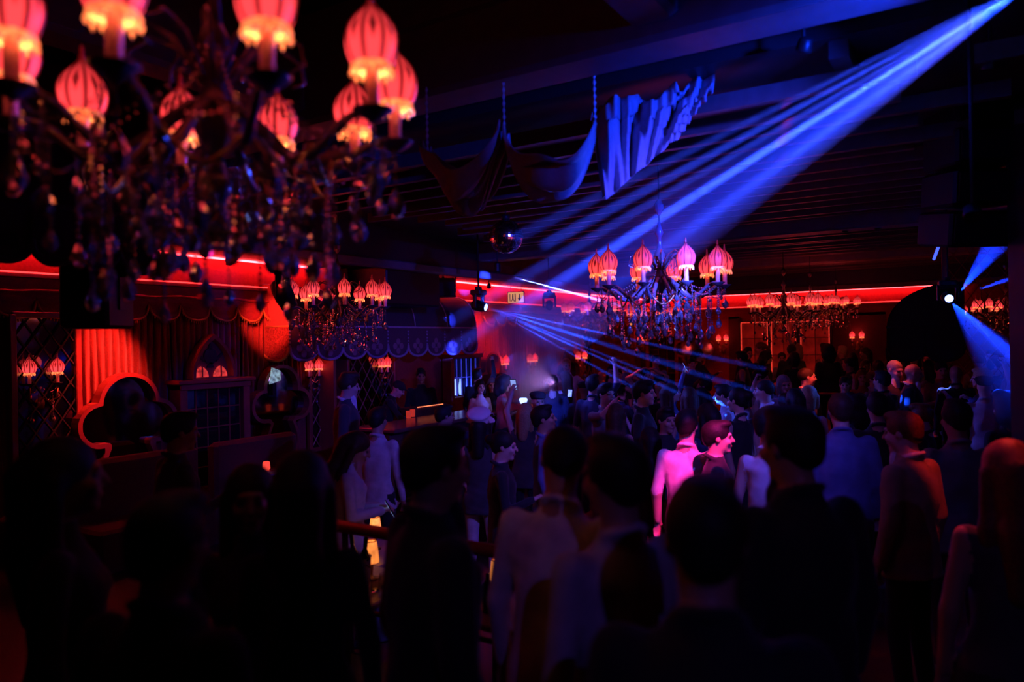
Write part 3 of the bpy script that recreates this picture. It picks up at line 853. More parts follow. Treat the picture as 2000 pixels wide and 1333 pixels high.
# 3: beams from the right-hand fixture
def from3(px, py, d, r=.15):
    return P3 + (at(px, py, d) - P3).normalized() * r
beam('broad blue beam rising to the upper right from the right moving head', from3(1960, 480, 8.0, .07) - _fw * .15, at(1950, 470, 7.8), 10.0, 1500, .3, blend=.6, start=.04)
beam('blue beam pointing right from the right moving head', from3(1985, 540, 7.9, .1) - _fw * .15, at(1985, 540, 7.9), 3.2, 3000, .3, blend=.6, start=.22)
beam('wide blue beam falling to the lower right from the right moving head', from3(2030, 800, 6.0), at(2030, 800, 6.0), 7.0, 2000, .2, blend=.9, start=.03)
beam('bright core beam falling to the lower right from the right moving head', from3(2030, 740, 6.4), at(2030, 740, 6.4), 2.6, 8000, .3, blend=.9, start=.03)
# glaring streak below the ceiling edge
PS = at(972, 533, 9.6)
beam('short glaring white-blue streak of light under the ceiling edge', PS + (at(1178, 588, 9.6) - PS).normalized() * .1, at(1178, 588, 9.6), 1.0, 90000, .6, (.12, .2, 1.0), .8, .05)
ps = thing('pin_spot', 'small pin spot at the start of the glaring streak', 'stage light', PS)
MB().lathe([(.03, 0), (.045, .02), (.045, .12), (.02, .14)], 10).build('can', M_black, ps)
MB().tube([(0, 0, .12), (0, 0, 4.02 - PS.z)], .01, 6).build('hanging_pole', M_black, ps)
# added bare wash spots set at the moving heads, no fixtures of their own
spot('wash_blue', S1, at(1210, 285, 4.9), 520, 54, BLUE, .8, .05)           # added spot at the moving head, blue light for drape and ceiling
spot('wash_violet', S1 + Vector((-.2, .2, 0)), at(1100, 880, 7.5), 360, 72, (.13, .07, 1.0), .9, .08)  # added fill that tints shirts and crowd violet
spot('wash_chandelier', S1, at(1290, 560, 6.2), 12000, 11, (.05, .08, 1.0), .6, .1)  # added spot that turns the large chandelier's crystals blue
spot('added_near_fill', P3 + (at(421, 260, 2.2) - P3).normalized() * .2, at(421, 260, 2.2), 2600, 14, (.02, .06, 1), .8, .2)  # added spot for the near chandelier; the moving head points elsewhere
spot('wash_crowd', S2, at(1350, 780, 9), 420, 60, (.06, .08, 1.0), .8, .05)
spot('wash_side', S3, at(1480, 760, 8.6), 300, 42, (.03, .09, 1.0), .8, .04)
# red lamps on the ceiling, each with its can
M_can = M_black
def red_can(label, p, tgt, watts, deg, col=RED, blend=.5):
    p, tgt = Vector(p), Vector(tgt)
    t = thing('par_can', label, 'stage light', p, 0, 'small red par cans')
    b = MB().lathe([(.018, .06), (.036, .05), (.042, .0), (.042, -.012), (.036, -.012), (.033, .0)], 14).build('can', M_can, t, True)
    b.rotation_euler = (tgt - p).to_track_quat('-Z', 'Y').to_euler()
    MB().tube([(0, 0, .05), (0, 0, max(.1, (4.02 if p.y > 4.3 else 4.7) - p.z))], .01, 6).build('bracket', M_can, t)
    d = (tgt - p).normalized()
    spot('red_lamp', p + d * .05, tgt, watts, deg, col, blend, .03)
cur = on_x(200, 690, XL + .1)
red_can('red par can above the left curtain', Vector((XL + 1.15, cur.y + .15, 3.3)), Vector((XL + .05, cur.y - .05, 2.0)), 420, 46, (1, .06, .04), .8)
red_can('red par can lighting the left end of the violet awning', Vector((-6.7, 5.1, 3.3)), Vector((-7.9, 6.65, 2.7)), 380, 24, (1, .06, .045), .8)
red_can('magenta par can lighting the white shirt on the dance floor', at(1570, 95, 3.9), at(1352, 945, 5.8), 1500, 11, (1, .02, .30), .6)
red_can('red par can above the suited man at right', at(1715, 445, 9.2), at(1766, 750, 9.5), 190, 16, (1, .06, .03), .6)
red_can('red par can above the man in the hoodie', at(1650, 450, 9.4), at(1580, 748, 10.3), 480, 11, (1, .07, .04), .6)
red_can('red par can above the man in the tan jacket', at(1935, 130, 3.9), at(1815, 890, 4.7), 110, 9, (1, .03, .02), .7)
red_can('red par can over the far dancers', at(1290, 560, 13.0), at(1215, 735, 13.0), 220, 22, (1, .05, .05), .6)
red_can('red par can above the woman at the right edge', at(1900, 420, 3.6), at(1965, 900, 3.0), 60, 24, (1, .04, .03), .6)
red_can('red par can washing the wall right of the awning', at(955, 560, 13.2), on_x(945, 660, XL + .1), 160, 40, (1, .03, .05), .6)
red_can('red par can over the gap in the floor at lower right', at(1905, 330, 6.4), on_z(1840, 1305, 0), 60, 22, (1, .02, .02), .7)
red_can('violet par can behind the camera at right', Vector((1.6, -1.2, 3.85)), Vector((-.6, 3.6, 1.2)), 30, 52, (.22, .10, 1.0), .8)
# mirror ball
pb = at(988, 462, 8.0)
t = thing('mirror_ball', 'mirror ball hanging from the ceiling beam left of the blue beams', 'mirror ball', pb)
R_ = .185; m = MB(); N_ = 22
for i in range(1, N_):
    la0, la1 = PI * i / N_ - PI / 2, PI * (i + 1) / N_ - PI / 2
    if i == N_ - 1: break
    nn = max(6, int(2 * PI * math.cos((la0 + la1) / 2) * N_ / PI))
    for j in range(nn):
        a0, a1 = 2 * PI * (j + .06) / nn, 2 * PI * (j + .94) / nn
        m.add([(R_ * math.cos(l) * math.cos(a), R_ * math.cos(l) * math.sin(a), R_ * math.sin(l)) for l, a in ((la0 + .008, a0), (la0 + .008, a1), (la1 - .008, a1), (la1 - .008, a0))], [(0, 1, 2, 3)])
mt_ = m.build('mirror_tiles', mat('mirror_tile', (.85, .85, .9), .14, 1.0, var=.02), t); mt_['kind'] = 'stuff'
MB().sphere((0, 0, 0), R_ * .985, 24, 16).build('core', M_black, t, True)
MB().lathe([(.02, .18), (.05, .185), (.05, .23), (.02, .24)], 12).build('motor_cap', M_black, t, True)
MB().tube([(0, 0, .2), (0, 0, 4.02 - pb.z)], .006, 6).build('hanging_wire', M_black, t)
# loudspeaker, small spots, exit sign
ex = at(1008, 581, 13.6)
t = thing('exit_sign', 'small lit exit sign with a running figure and arrow on the far left wall', 'sign', ex, YAW - .25)
MB().bevbox(-.16, .16, -.02, .02, -.11, .11, .008).build('housing', mat('sign_frame', (.2, .16, .06), .5), t)
MB().box(-.145, .145, -.03, -.02, -.095, .095).build('lit_face', mat('sign_face', (.6, .5, .3), emit=(1, .42, .10), es=1.0, var=.05), t)
M_pict = mat('sign_pictogram', (.03, .07, .03), .6)
pc = MB()
pc.box(-.02, .0, -.034, -.03, -.08, .07); pc.box(-.115, -.1, -.034, -.03, -.08, .07)          # door posts
pc.sphere((-.055, -.032, .05), .014, 8, 5); pc.box(-.068, -.042, -.034, -.03, -.02, .034)       # figure
pc.prism([(-.068, -.02), (-.05, -.02), (-.075, -.075), (-.09, -.07)], 'y', -.034, -.03); pc.prism([(-.058, -.02), (-.042, -.02), (-.022, -.07), (-.036, -.075)], 'y', -.034, -.03)
pc.build('running_figure', M_pict, t)
MB().prism([(.06, .06), (.08, .06), (.08, -.01), (.105, -.01), (.07, -.07), (.035, -.01), (.06, -.01)], 'y', -.034, -.03).build('arrow', M_pict, t)
for s in (-.1, .1): MB().tube([(s, 0, .11), (s, 0, 4.02 - ex.z)], .004, 5).build('hanging_wire', M_black, t)
def speaker(label, p, w_, d, h, rz, top, group='black loudspeakers'):
    t = thing('loudspeaker', label, 'loudspeaker', p, rz, group)
    MB().bevbox(-w_ / 2, w_ / 2, -d / 2, d / 2, -h / 2, h / 2, .02).build('cabinet', M_black, t)
    MB().box(-w_ / 2 + .03, w_ / 2 - .03, -d / 2 - .012, -d / 2, -h / 2 + .03, h / 2 - .03).build('grille', M_blackfab, t)
    for s in (-1, 1):
        MB().box(s * w_ / 2 - .01, s * w_ / 2 + .01, -.04, .04, -h / 4, h / 2 + .05).build('bracket', M_black, t)
    MB().tube([(0, 0, h / 2), (0, 0, top - p.z)], .018, 6).build('hanging_pole', M_black, t)
    return t
speaker('small loudspeaker under the soffit above the violet awning', at(866, 562, 12.6), .42, .3, .32, YAW, 4.02)
speaker('black loudspeaker hanging at the left in front of the curtain', at(190, 570, 5.2), .34, .36, .52, YAW, 4.02)
p = at(1908, 330, 5.4)
t = thing('line_array', 'tall dark loudspeaker array hanging at upper right', 'loudspeaker', p, YAW, 'black loudspeakers')
for k in range(4):
    b = MB().bevbox(-.27, .27, -.22, .22, -.13, .13, .02).build('cabinet', M_black, t); b.location = (0, .012 * k * k, .42 - .28 * k); b.rotation_euler = (.05 * k, 0, 0)
    MB().box(-.24, .24, -.235, -.22, -.1, .1).build('grille', M_blackfab, b)
for s in (-.2, .2): MB().tube([(s, 0, .5), (s, 0, 4.02 - p.z)], .015, 6).build('hanging_bar', M_black, t)
for i, (px, py, dd) in enumerate(((817, 552, 12.4), (775, 540, 11.2), (445, 508, 9.0))):
    p = at(px, py, dd)
    t = thing('track_spot', ('tiny white pin light under the soffit above the awning', 'black spot on a pole left of the pin light above the awning', 'small spot by the red cove at left')[i], 'stage light', p)
    MB().lathe([(.025, -.06), (.03, .02), (.012, .06)], 10).build('can', M_black, t, True)
    if i == 0: MB().lathe([(.001, -.064), (.02, -.064), (.02, -.06), (.001, -.06)], 10).build('lens', mat('warm_pin', (1, .9, .8), emit=(1, .6, .45), es=4), t)
    MB().tube([(0, 0, .05), (0, 0, 4.02 - p.z)], .012 + .012 * (i == 1), 6).build('stem', M_black, t)
# dark column at the right edge
t = thing('column', 'dark column closing the right edge of the photo', 'column', at(2102, 700, 5.0) * 1 - Vector((0, 0, at(2102, 700, 5.0).z)), YAW)
MB().bevbox(-.28, .28, -.28, .28, 0.0, 4.02, .03).build('shaft', M_dark, t)
MB().bevbox(-.32, .32, -.32, .32, 0.0, .3, .02).build('base', M_dark, t)
# draped cloth under the front beam
M_cloth = mat('draped_cloth', (.42, .40, .46), .75, bump=.15, scale=35, sheen=.2)
def swagcloth(label, a, b, sag, ztop, depth, seed, fan=0.0):
    rd = random.Random(seed); A, B = Vector(a), Vector(b)
    t = thing('ceiling_drape', label, 'drape', A, 0, 'cloths draped under the ceiling')
    ax = (B - A); perp = Vector((-ax.y, ax.x, 0)).normalized()
    ph = [rd.uniform(0, 6) for _ in range(4)]
    def fn(u, v):
        # u along the cloth, v from the front hem to the back hem
        s = math.sin(PI * u)
        fold = .028 * math.sin(v * 21 + ph[0] + 2 * u) + .02 * math.sin(v * 37 + ph[1] - 3 * u)
        z = -sag * (s ** .8) * (.55 + .45 * math.sin(PI * (.15 + .85 * v))) + fold * (1 + .6 * s) - .04 * math.sin(u * 9 + ph[2])
        q = ax * u + perp * ((v - .5) * depth * (.35 + .65 * s) + .03 * math.sin(u * 12 + v * 6 + ph[3]))
        return (q.x, q.y, z)
    MB().grid(fn, 44, 44).build('cloth', M_cloth, t, True, .006)
    for q in (Vector((0, 0, 0)), ax):
        m = MB()
        zz = q.z - .02
        k = 0
        while zz < ztop - A.z:
            m.octa((q.x, q.y, zz), .012, .026); zz += .04
        m.build('chain', mat('steel_chain', (.6, .6, .65), .3, .9), t)
    return t
def bunch(label, top, low, width, seed):
    """gathered cloth hanging in vertical folds from a slanting line"""
    rd = random.Random(seed); A, B = Vector(top[0]), Vector(top[1]); C_, D_ = Vector(low[0]), Vector(low[1])
    t = thing('ceiling_drape', label, 'drape', A, 0, 'cloths draped under the ceiling')
    nrm = (B - A).cross(Vector((0, 0, 1))).normalized()
    ph = [rd.uniform(0, 6) for _ in range(5)]
    def fn(u, v):
        p = A.lerp(B, u).lerp(C_.lerp(D_, u), v ** 1.1)
        f = math.sin(u * 34 + ph[0] + 3 * v) * .5 + math.sin(u * 61 + ph[1] - 2 * v) * .3 + .6 * math.sin(u * 15 + ph[2] + 4 * v)
        amp = width * (.5 + .5 * math.sin(PI * min(1, .2 + v)))
        g = .05 * math.sin(v * 26 + u * 9 + ph[3]) * max(0, 1 - 1.6 * v) + .025 * math.sin(v * 47 - u * 31) * max(0, u - .35)
        amp = amp * (1 + .8 * max(0, u - .5) * math.sin(v * 33 + u * 20))
        p = p + nrm * (f * amp) + Vector((0, 0, g + .02 * math.sin(u * 25 + ph[4]) * (1 - v)))
        p = p - A
        return (p.x, p.y, p.z)
    MB().grid(fn, 120, 26).build('cloth', M_cloth, t, True, .005)
    m = MB(); q = (B - A) * .85; zz = q.z
    while zz < 3.95 - A.z:
        m.octa((q.x, q.y, zz), .012, .026); zz += .04
    m.build('chain', mat('steel_chain'), t)
    return t
bunch('crumpled blue-lit cloth hanging in folds below the ceiling beam', (at(1165, 215, 4.6), at(1392, 160, 4.6)), (at(1182, 392, 4.55), at(1330, 262, 4.6)), .075, 5)
bunch('narrow fallen tail of blue-lit cloth at the end of the swag', (at(1152, 225, 4.7), at(1215, 215, 4.7)), (at(1178, 385, 4.65), at(1225, 330, 4.65)), .03, 8)
swagcloth('violet-blue cloth swag left of the crumpled cloth', at(985, 262, 4.35), at(1162, 235, 4.3), .38, 3.95, .75, 2)
swagcloth('almost black cloth swag left of the violet one', at(835, 285, 4.5), at(985, 262, 4.37), .36, 3.95, .7, 3)
# drifting smoke above the crowd
def smoke(label, c, r, density):
    m = bpy.data.materials.new('smoke'); m.use_nodes = True; nt = m.node_tree
    nt.nodes.remove(nt.nodes['Principled BSDF'])
    v = nt.nodes.new('ShaderNodeVolumeScatter'); v.inputs['Color'].default_value = (1, 1, 1, 1)
    tc = nt.nodes.new('ShaderNodeTexCoord'); nz = nt.nodes.new('ShaderNodeTexNoise'); nz.inputs['Scale'].default_value = 3.0; nz.inputs['Detail'].default_value = 5
    ln = nt.nodes.new('ShaderNodeVectorMath'); ln.operation = 'LENGTH'
    mr = nt.nodes.new('ShaderNodeMapRange'); mr.inputs[1].default_value = .15; mr.inputs[2].default_value = r; mr.inputs[3].default_value = 1; mr.inputs[4].default_value = 0
    mu = nt.nodes.new('ShaderNodeMath'); mu.operation = 'MULTIPLY'
    mr2 = nt.nodes.new('ShaderNodeMapRange'); mr2.inputs[1].default_value = .35; mr2.inputs[2].default_value = .7; mr2.inputs[3].default_value = 0; mr2.inputs[4].default_value = density
    nt.links.new(tc.outputs['Object'], nz.inputs['Vector']); nt.links.new(tc.outputs['Object'], ln.inputs[0]); nt.links.new(ln.outputs['Value'], mr.inputs[0])
    nt.links.new(nz.outputs['Fac'], mr2.inputs[0]); nt.links.new(mr.outputs[0], mu.inputs[0]); nt.links.new(mr2.outputs[0], mu.inputs[1])
    nt.links.new(mu.outputs[0], v.inputs['Density']); nt.links.new(v.outputs[0], nt.nodes['Material Output'].inputs['Volume'])
    o = MB().sphere((0, 0, 0), r, 20, 12, .8).build('smoke_puff', m); o.location = c
    tag(o, label, 'smoke', None, 'stuff')
smoke('pale violet puff of smoke above the dancers near the sconces', at(1045, 738, 10.6), .55, 2.2)
spot('wash_smoke', at(1085, 748, 10.4), at(1040, 735, 10.6), 20, 90, (.5, .25, 1), .8, .02)  # bare spot added beside the puff to light it violet
# ------------------------------------------------------------------ bar, tables, lamps, rail
M_bar = mat('bar_wood', (.10, .03, .025), .35)
M_bartop = mat('bar_top', (.18, .05, .045), .2)
ya, yb_ = 6.75, 10.3
t = thing('bar_counter', 'dark red bar counter under the violet awning', 'bar', (-6.2, ya, .3))
MB().bevbox(-.3, .25, 0, yb_ - ya, 0, 1.02, .02).build('front', M_bar, t)
MB().bevbox(-.36, .36, -.05, yb_ - ya + .05, 1.02, 1.07, .012).build('counter_top', M_bartop, t)
MB().tube([(.32, 0, .2), (.32, yb_ - ya, .2)], .02, 8).build('foot_rail', M_brass, t)
for k in range(5): MB().bevbox(.25, .28, .1 + k * .68, .68 + k * .68, .2, .92, .01).build('panel', M_bar, t)
p = at(828, 791, 10.9)
t = thing('service_shelf', 'narrow shelf with a glowing amber strip behind the bar', 'shelf', p)
MB().box(-.12, .12, -.42, .42, -.05, -.012).build('board', M_bar, t)
MB().box(.12, .13, -.3, .3, -.012, 0).build('light_strip', mat('amber_led', (.5, .3, .1), emit=(1, .2, .07), es=1.6), t)
MB().box(-.1, .1, -.4, .4, -(p.z - .3), -.05).build('body', M_bar, t)
M_tumbler = mat('red_tumbler', (.5, .05, .03), .1, emit=(1, .06, .03), es=.35)  # red light on the tumblers put in as emission
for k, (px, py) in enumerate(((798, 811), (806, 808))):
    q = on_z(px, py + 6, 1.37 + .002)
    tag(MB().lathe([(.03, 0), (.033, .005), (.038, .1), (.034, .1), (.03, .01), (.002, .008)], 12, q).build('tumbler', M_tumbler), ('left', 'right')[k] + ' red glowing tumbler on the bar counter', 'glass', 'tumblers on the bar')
# low tables on the dance floor edge
M_tab = mat('table_top', (.22, .10, .13), .3, scale=5)
def table(label, x, y, z0, w_, d, h, rz=0.0):
    t = thing('low_table', label, 'table', (x, y, z0), rz, 'lamp tables')
    MB().bevbox(-w_ / 2, w_ / 2, -d / 2, d / 2, h - .04, h, .01).build('table_top', M_tab, t)
    MB().lathe([(.2, 0), (.2, .02), (.05, .04), (.04, h - .06), (.12, h - .04)], 14).build('pedestal', M_black, t, True)
    return t
def table_lamp(label, p, s=1.0, watts=2.0, es=1.5):
    t = thing('table_lamp', label, 'lamp', p, 0, 'amber table lamps', s)
    MB().lathe([(.055, 0), (.055, .012), (.015, .02), (.01, .06), (.016, .1), (.008, .2)], 14).build('base', M_brass, t, True)
    m = MB(); n = 32
    rs = []
    for r, z in ((.062, .15), (.055, .24), (.043, .33)):
        rs.append([((r + .0022 * math.cos(16 * 2 * PI * j / n * 1.0)) * math.cos(2 * PI * j / n), (r + .0022 * (-1) ** j) * math.sin(2 * PI * j / n), z) for j in range(n)])
    m.rings(rs, cap=False)
    sh = m.build('lamp_shade', lamp_mat(es), t, True, .002)
    w_ = MB()
    for j in range(8):
        a = 2 * PI * j / 8
        w_.tube([(.0635 * math.cos(a), .0635 * math.sin(a), .15), (.0445 * math.cos(a), .0445 * math.sin(a), .33)], .0018, 4)
    w_.build('shade_ribs', mat('shade_rib', (.3, .1, .03), .6), sh)
    MB().band([(.0455 * math.cos(2 * PI * j / 20), .0455 * math.sin(2 * PI * j / 20)) for j in range(20)], [(.041 * math.cos(2 * PI * j / 20), .041 * math.sin(2 * PI * j / 20)) for j in range(20)], 'z', .325, .334).build('top_ring', mat('shade_rib'), sh)
    MB().sphere((0, 0, .23), .02, 10, 8).build('bulb', mat('amber_bulb', (1, .7, .4), emit=(1, .4, .1), es=4), t, True)
    point('lamp_glow', Vector(p) + Vector((0, 0, .36 * s)), watts, (1, .3, .08), .03)
    return t
def lamp_mat(es):
    k = 'lamp_shade_%.1f' % es
    if k in MATS: return MATS[k]
    m = mat(k, (.7, .4, .2), .8, emit=(1, .27, .05), es=es, var=.1, scale=18, enoise=.35)
    return m
def on_table(label, px, py, z, w_, d, floor=0.0):
    q = on_z(px, py, z); table(label, q.x, q.y, floor, w_, d, z - floor); return q
LZ = .76
q = at(725, 1078, 5.0); ztab = q.z - .19
table('lamp table with ice bucket and bottles behind the dark silhouettes', q.x - .12, q.y - .12, 0, .9, .75, ztab, 0)
table_lamp('amber pleated lamp behind the ice bucket with two bottles', (q.x, q.y, ztab), .8, .1, 1.0)
b = Vector((q.x, q.y, ztab)) - _fw * .16 - _r0 * .055
ib = thing('ice_bucket', 'pale ice bucket in front of the left amber lamp', 'bucket', b)
MB().lathe([(.065, 0), (.07, .005), (.085, .2), (.09, .205), (.08, .2), (.062, .01), (.002, .008)], 20).build('body', mat('bucket_white', (.55, .5, .6), .35), ib, True)
for s in (-1, 1): MB().tube([(s * .085, -.02, .17), (s * .105, 0, .15), (s * .085, .02, .17)], .006, 5).build('handle', M_brass, ib)
for k, (dx, dy, tl) in enumerate(((-.03, .01, -.12), (.03, .0, .14))):
    bt = thing('bottle', ('upright', 'tilted')[k] + ' dark bottle standing in the ice bucket', 'bottle', b + Vector((dx, dy, .03)), 0, 'bottles in the ice bucket')
    bt.rotation_euler = (0, tl, 0)
    MB().lathe([(.03, 0), (.032, .01), (.032, .19), (.013, .24), (.012, .3), (.014, .31), (.002, .31)], 14).build('glass_body', mat('bottle_glass', (.01, .015, .01), .08), bt, True)
    MB().lathe([(.0145, .25), (.0145, .315), (.002, .316)], 12).build('foil', M_black, bt)
for k, (dx, dy) in enumerate(((.12, -.16), (.17, -.1), (-.3, -.1))):
    tag(MB().lathe([(.028, 0), (.03, .004), (.034, .09), (.031, .09), (.026, .008), (.002, .006)], 12, b + _r0 * dx + _fw * (dy + .1)).build('drinking_glass', mat('clear_glass', (.9, .8, .85), .03, trans=1.0, var=.02)), ('drinking glass right beside the ice bucket', 'drinking glass at the lamp table edge, right of the bucket', 'drinking glass left of the ice bucket')[k], 'glass', 'glasses on the lamp table')
q = at(733, 1030, 6.1); z2 = q.z - .18
table('farther lamp table partly hidden by the handrail', q.x, q.y, 0, .7, .7, z2)
table_lamp('small amber lamp rising just above the handrail', (q.x, q.y, z2), .8, .1, 1.5)
q = at(972, 1118, 4.75); z3 = q.z - .2
table('lamp table behind the centre silhouettes', q.x, q.y, 0, .7, .7, z3)
table_lamp('amber pleated lamp in the centre of the lower photo', (q.x, q.y, z3), .85, .1, .55)
bt = thing('bottle', 'dark bottle in front of the centre amber lamp', 'bottle', Vector((q.x, q.y, z3)) - _fw * .15 - _r0 * .06)
MB().lathe([(.035, 0), (.037, .01), (.037, .16), (.014, .2), (.013, .24), (.002, .24)], 14).build('glass_body', mat('bottle_glass'), bt, True)
q = at(1588, 742, 13.0); fz = floor_z(q.x, q.y); z4 = q.z - .2
table('distant table with a tiny yellow lamp before the right window', q.x, q.y, fz, .8, .8, z4 - fz)
table_lamp('tiny yellow lamp glowing before the right red window', (q.x, q.y, z4), .95, .4, 1.5)
# handrail of the near tier
z = 1.32; a = on_z(640, 1026, z); c = on_z(1010, 1082, z); yy = (a.y + c.y) / 2
t = thing('handrail', 'dark red padded handrail along the edge of the near tier', 'railing', (a.x - .6, yy, .35))
L_ = c.x - a.x + 1.6
MB().tube([(0, 0, z - .35), (L_, 0, z - .35)], .035, 10).build('rail', mat('rail_padding', (.28, .03, .03), .45), t, True)
MB().tube([(0, 0, .5), (L_, 0, .5)], .015, 8).build('lower_rail', M_black, t, True)
for k in range(5): MB().tube([(L_ * k / 4, 0, 0), (L_ * k / 4, 0, z - .35)], .02, 8).build('post', M_black, t, True)
TIER_EDGE = yy
# curved booth backs in front of the left wall
M_booth = mat('booth_velvet', (.10, .012, .015), .85, bump=.2, scale=40)
for k, (y0, y1) in enumerate(((3.7, 5.1), (5.3, 6.5), (11.2, 12.8), (13.2, 15.2))):
    t = thing('booth_seat', ('dark red booth below the large cloud mirror', 'dark red booth below the pointed arch cabinet', 'dark booth below the round-topped red mirror', 'dark booth below the far sconces')[k], 'booth', (-7.25, y0, .3), 0, 'booths along the left wall')
    MB().bevbox(-.05, .5, 0, y1 - y0, 0, .42, .03).build('seat', M_booth, t)
    MB().bevbox(-.2, -.02, 0, y1 - y0, 0, 1.0, .04).build('backrest', M_booth, t)
for k, (y0, px, py) in enumerate(((4.0, 75, 880), (5.9, 520, 900))):
    q = on_x(px, py, -7.0); q.z = .95
    t = thing('round_table', ('small round table with a red gleam at the far left', 'small round table left of the awning')[k], 'table', (q.x, q.y, floor_z(q.x, q.y)))
    hh = .95 - floor_z(q.x, q.y)
    MB().lathe([(.2, 0), (.2, .02), (.03, .04), (.03, hh - .04), (.28, hh - .03), (.3, hh - .015), (.28, hh)], 20).build('pedestal_and_top', M_bartop, t, True)
    v = thing('candle_holder', ('red candle holder on the far left round table', 'red candle holder on the round table left of the awning')[k], 'candle', (q.x, q.y, .95))
    MB().lathe([(.03, 0), (.045, .02), (.04, .09), (.03, .1)], 14).build('glass_cup', mat('red_votive'), v, True)
# ------------------------------------------------------------------ people: one continuous surface grown from a distance field
def _surface_nets(f, xs, ys, zs):
    ins = f < 0
    nx, ny, nz = f.shape
    c = [(i, j, k) for i in (0, 1) for j in (0, 1) for k in (0, 1)]
    cnt = np.zeros((nx - 1, ny - 1, nz - 1), np.int8)
    for i, j, k in c:
        cnt += ins[i:nx - 1 + i, j:ny - 1 + j, k:nz - 1 + k]
    cells = np.argwhere((cnt > 0) & (cnt < 8))
    idx = -np.ones(cnt.shape, np.int64)
    ci, cj, ck = cells.T
    idx[ci, cj, ck] = np.arange(len(cells))
    acc = np.zeros((len(cells), 3)); num = np.zeros(len(cells))
    edges = [((i, j, k), (i + a, j + b, k + d)) for i, j, k in c for a, b, d in ((1, 0, 0), (0, 1, 0), (0, 0, 1)) if i + a < 2 and j + b < 2 and k + d < 2]
    for p, q in edges:
        fp = f[ci + p[0], cj + p[1], ck + p[2]]; fq = f[ci + q[0], cj + q[1], ck + q[2]]
        m = (fp < 0) != (fq < 0)
        t = np.where(m, fp / np.where(m, fp - fq, 1), 0)
        P = np.stack([xs[ci + p[0]], ys[cj + p[1]], zs[ck + p[2]]], 1)
        Q = np.stack([xs[ci + q[0]], ys[cj + q[1]], zs[ck + q[2]]], 1)
        acc += np.where(m[:, None], P + (Q - P) * t[:, None], 0); num += m
    verts = acc / num[:, None]
    quads = []
    A = ins
    for ax in range(3):
        sl0 = [slice(1, -1)] * 3; sl1 = [slice(1, -1)] * 3
        sl0[ax] = slice(0, -1); sl1[ax] = slice(1, None)
        s0 = A[tuple(sl0)]; s1 = A[tuple(sl1)]
        for flip, mk in ((False, s0 & ~s1), (True, ~s0 & s1)):
            e = np.argwhere(mk)
            off = np.ones(3, int); off[ax] = 0
            e = e + off
            u, v = [(1, 2), (2, 0), (0, 1)][ax]
            du = np.zeros(3, int); du[u] = 1
            dv = np.zeros(3, int); dv[v] = 1
            q = [idx[tuple((e - du - dv).T)], idx[tuple((e - dv).T)], idx[tuple(e.T)], idx[tuple((e - du).T)]]
            if flip: q = q[::-1]
            quads.append(np.stack(q, 1))
    quads = np.concatenate(quads)
    quads = quads[(quads >= 0).all(1)]
    return verts, quads, cells

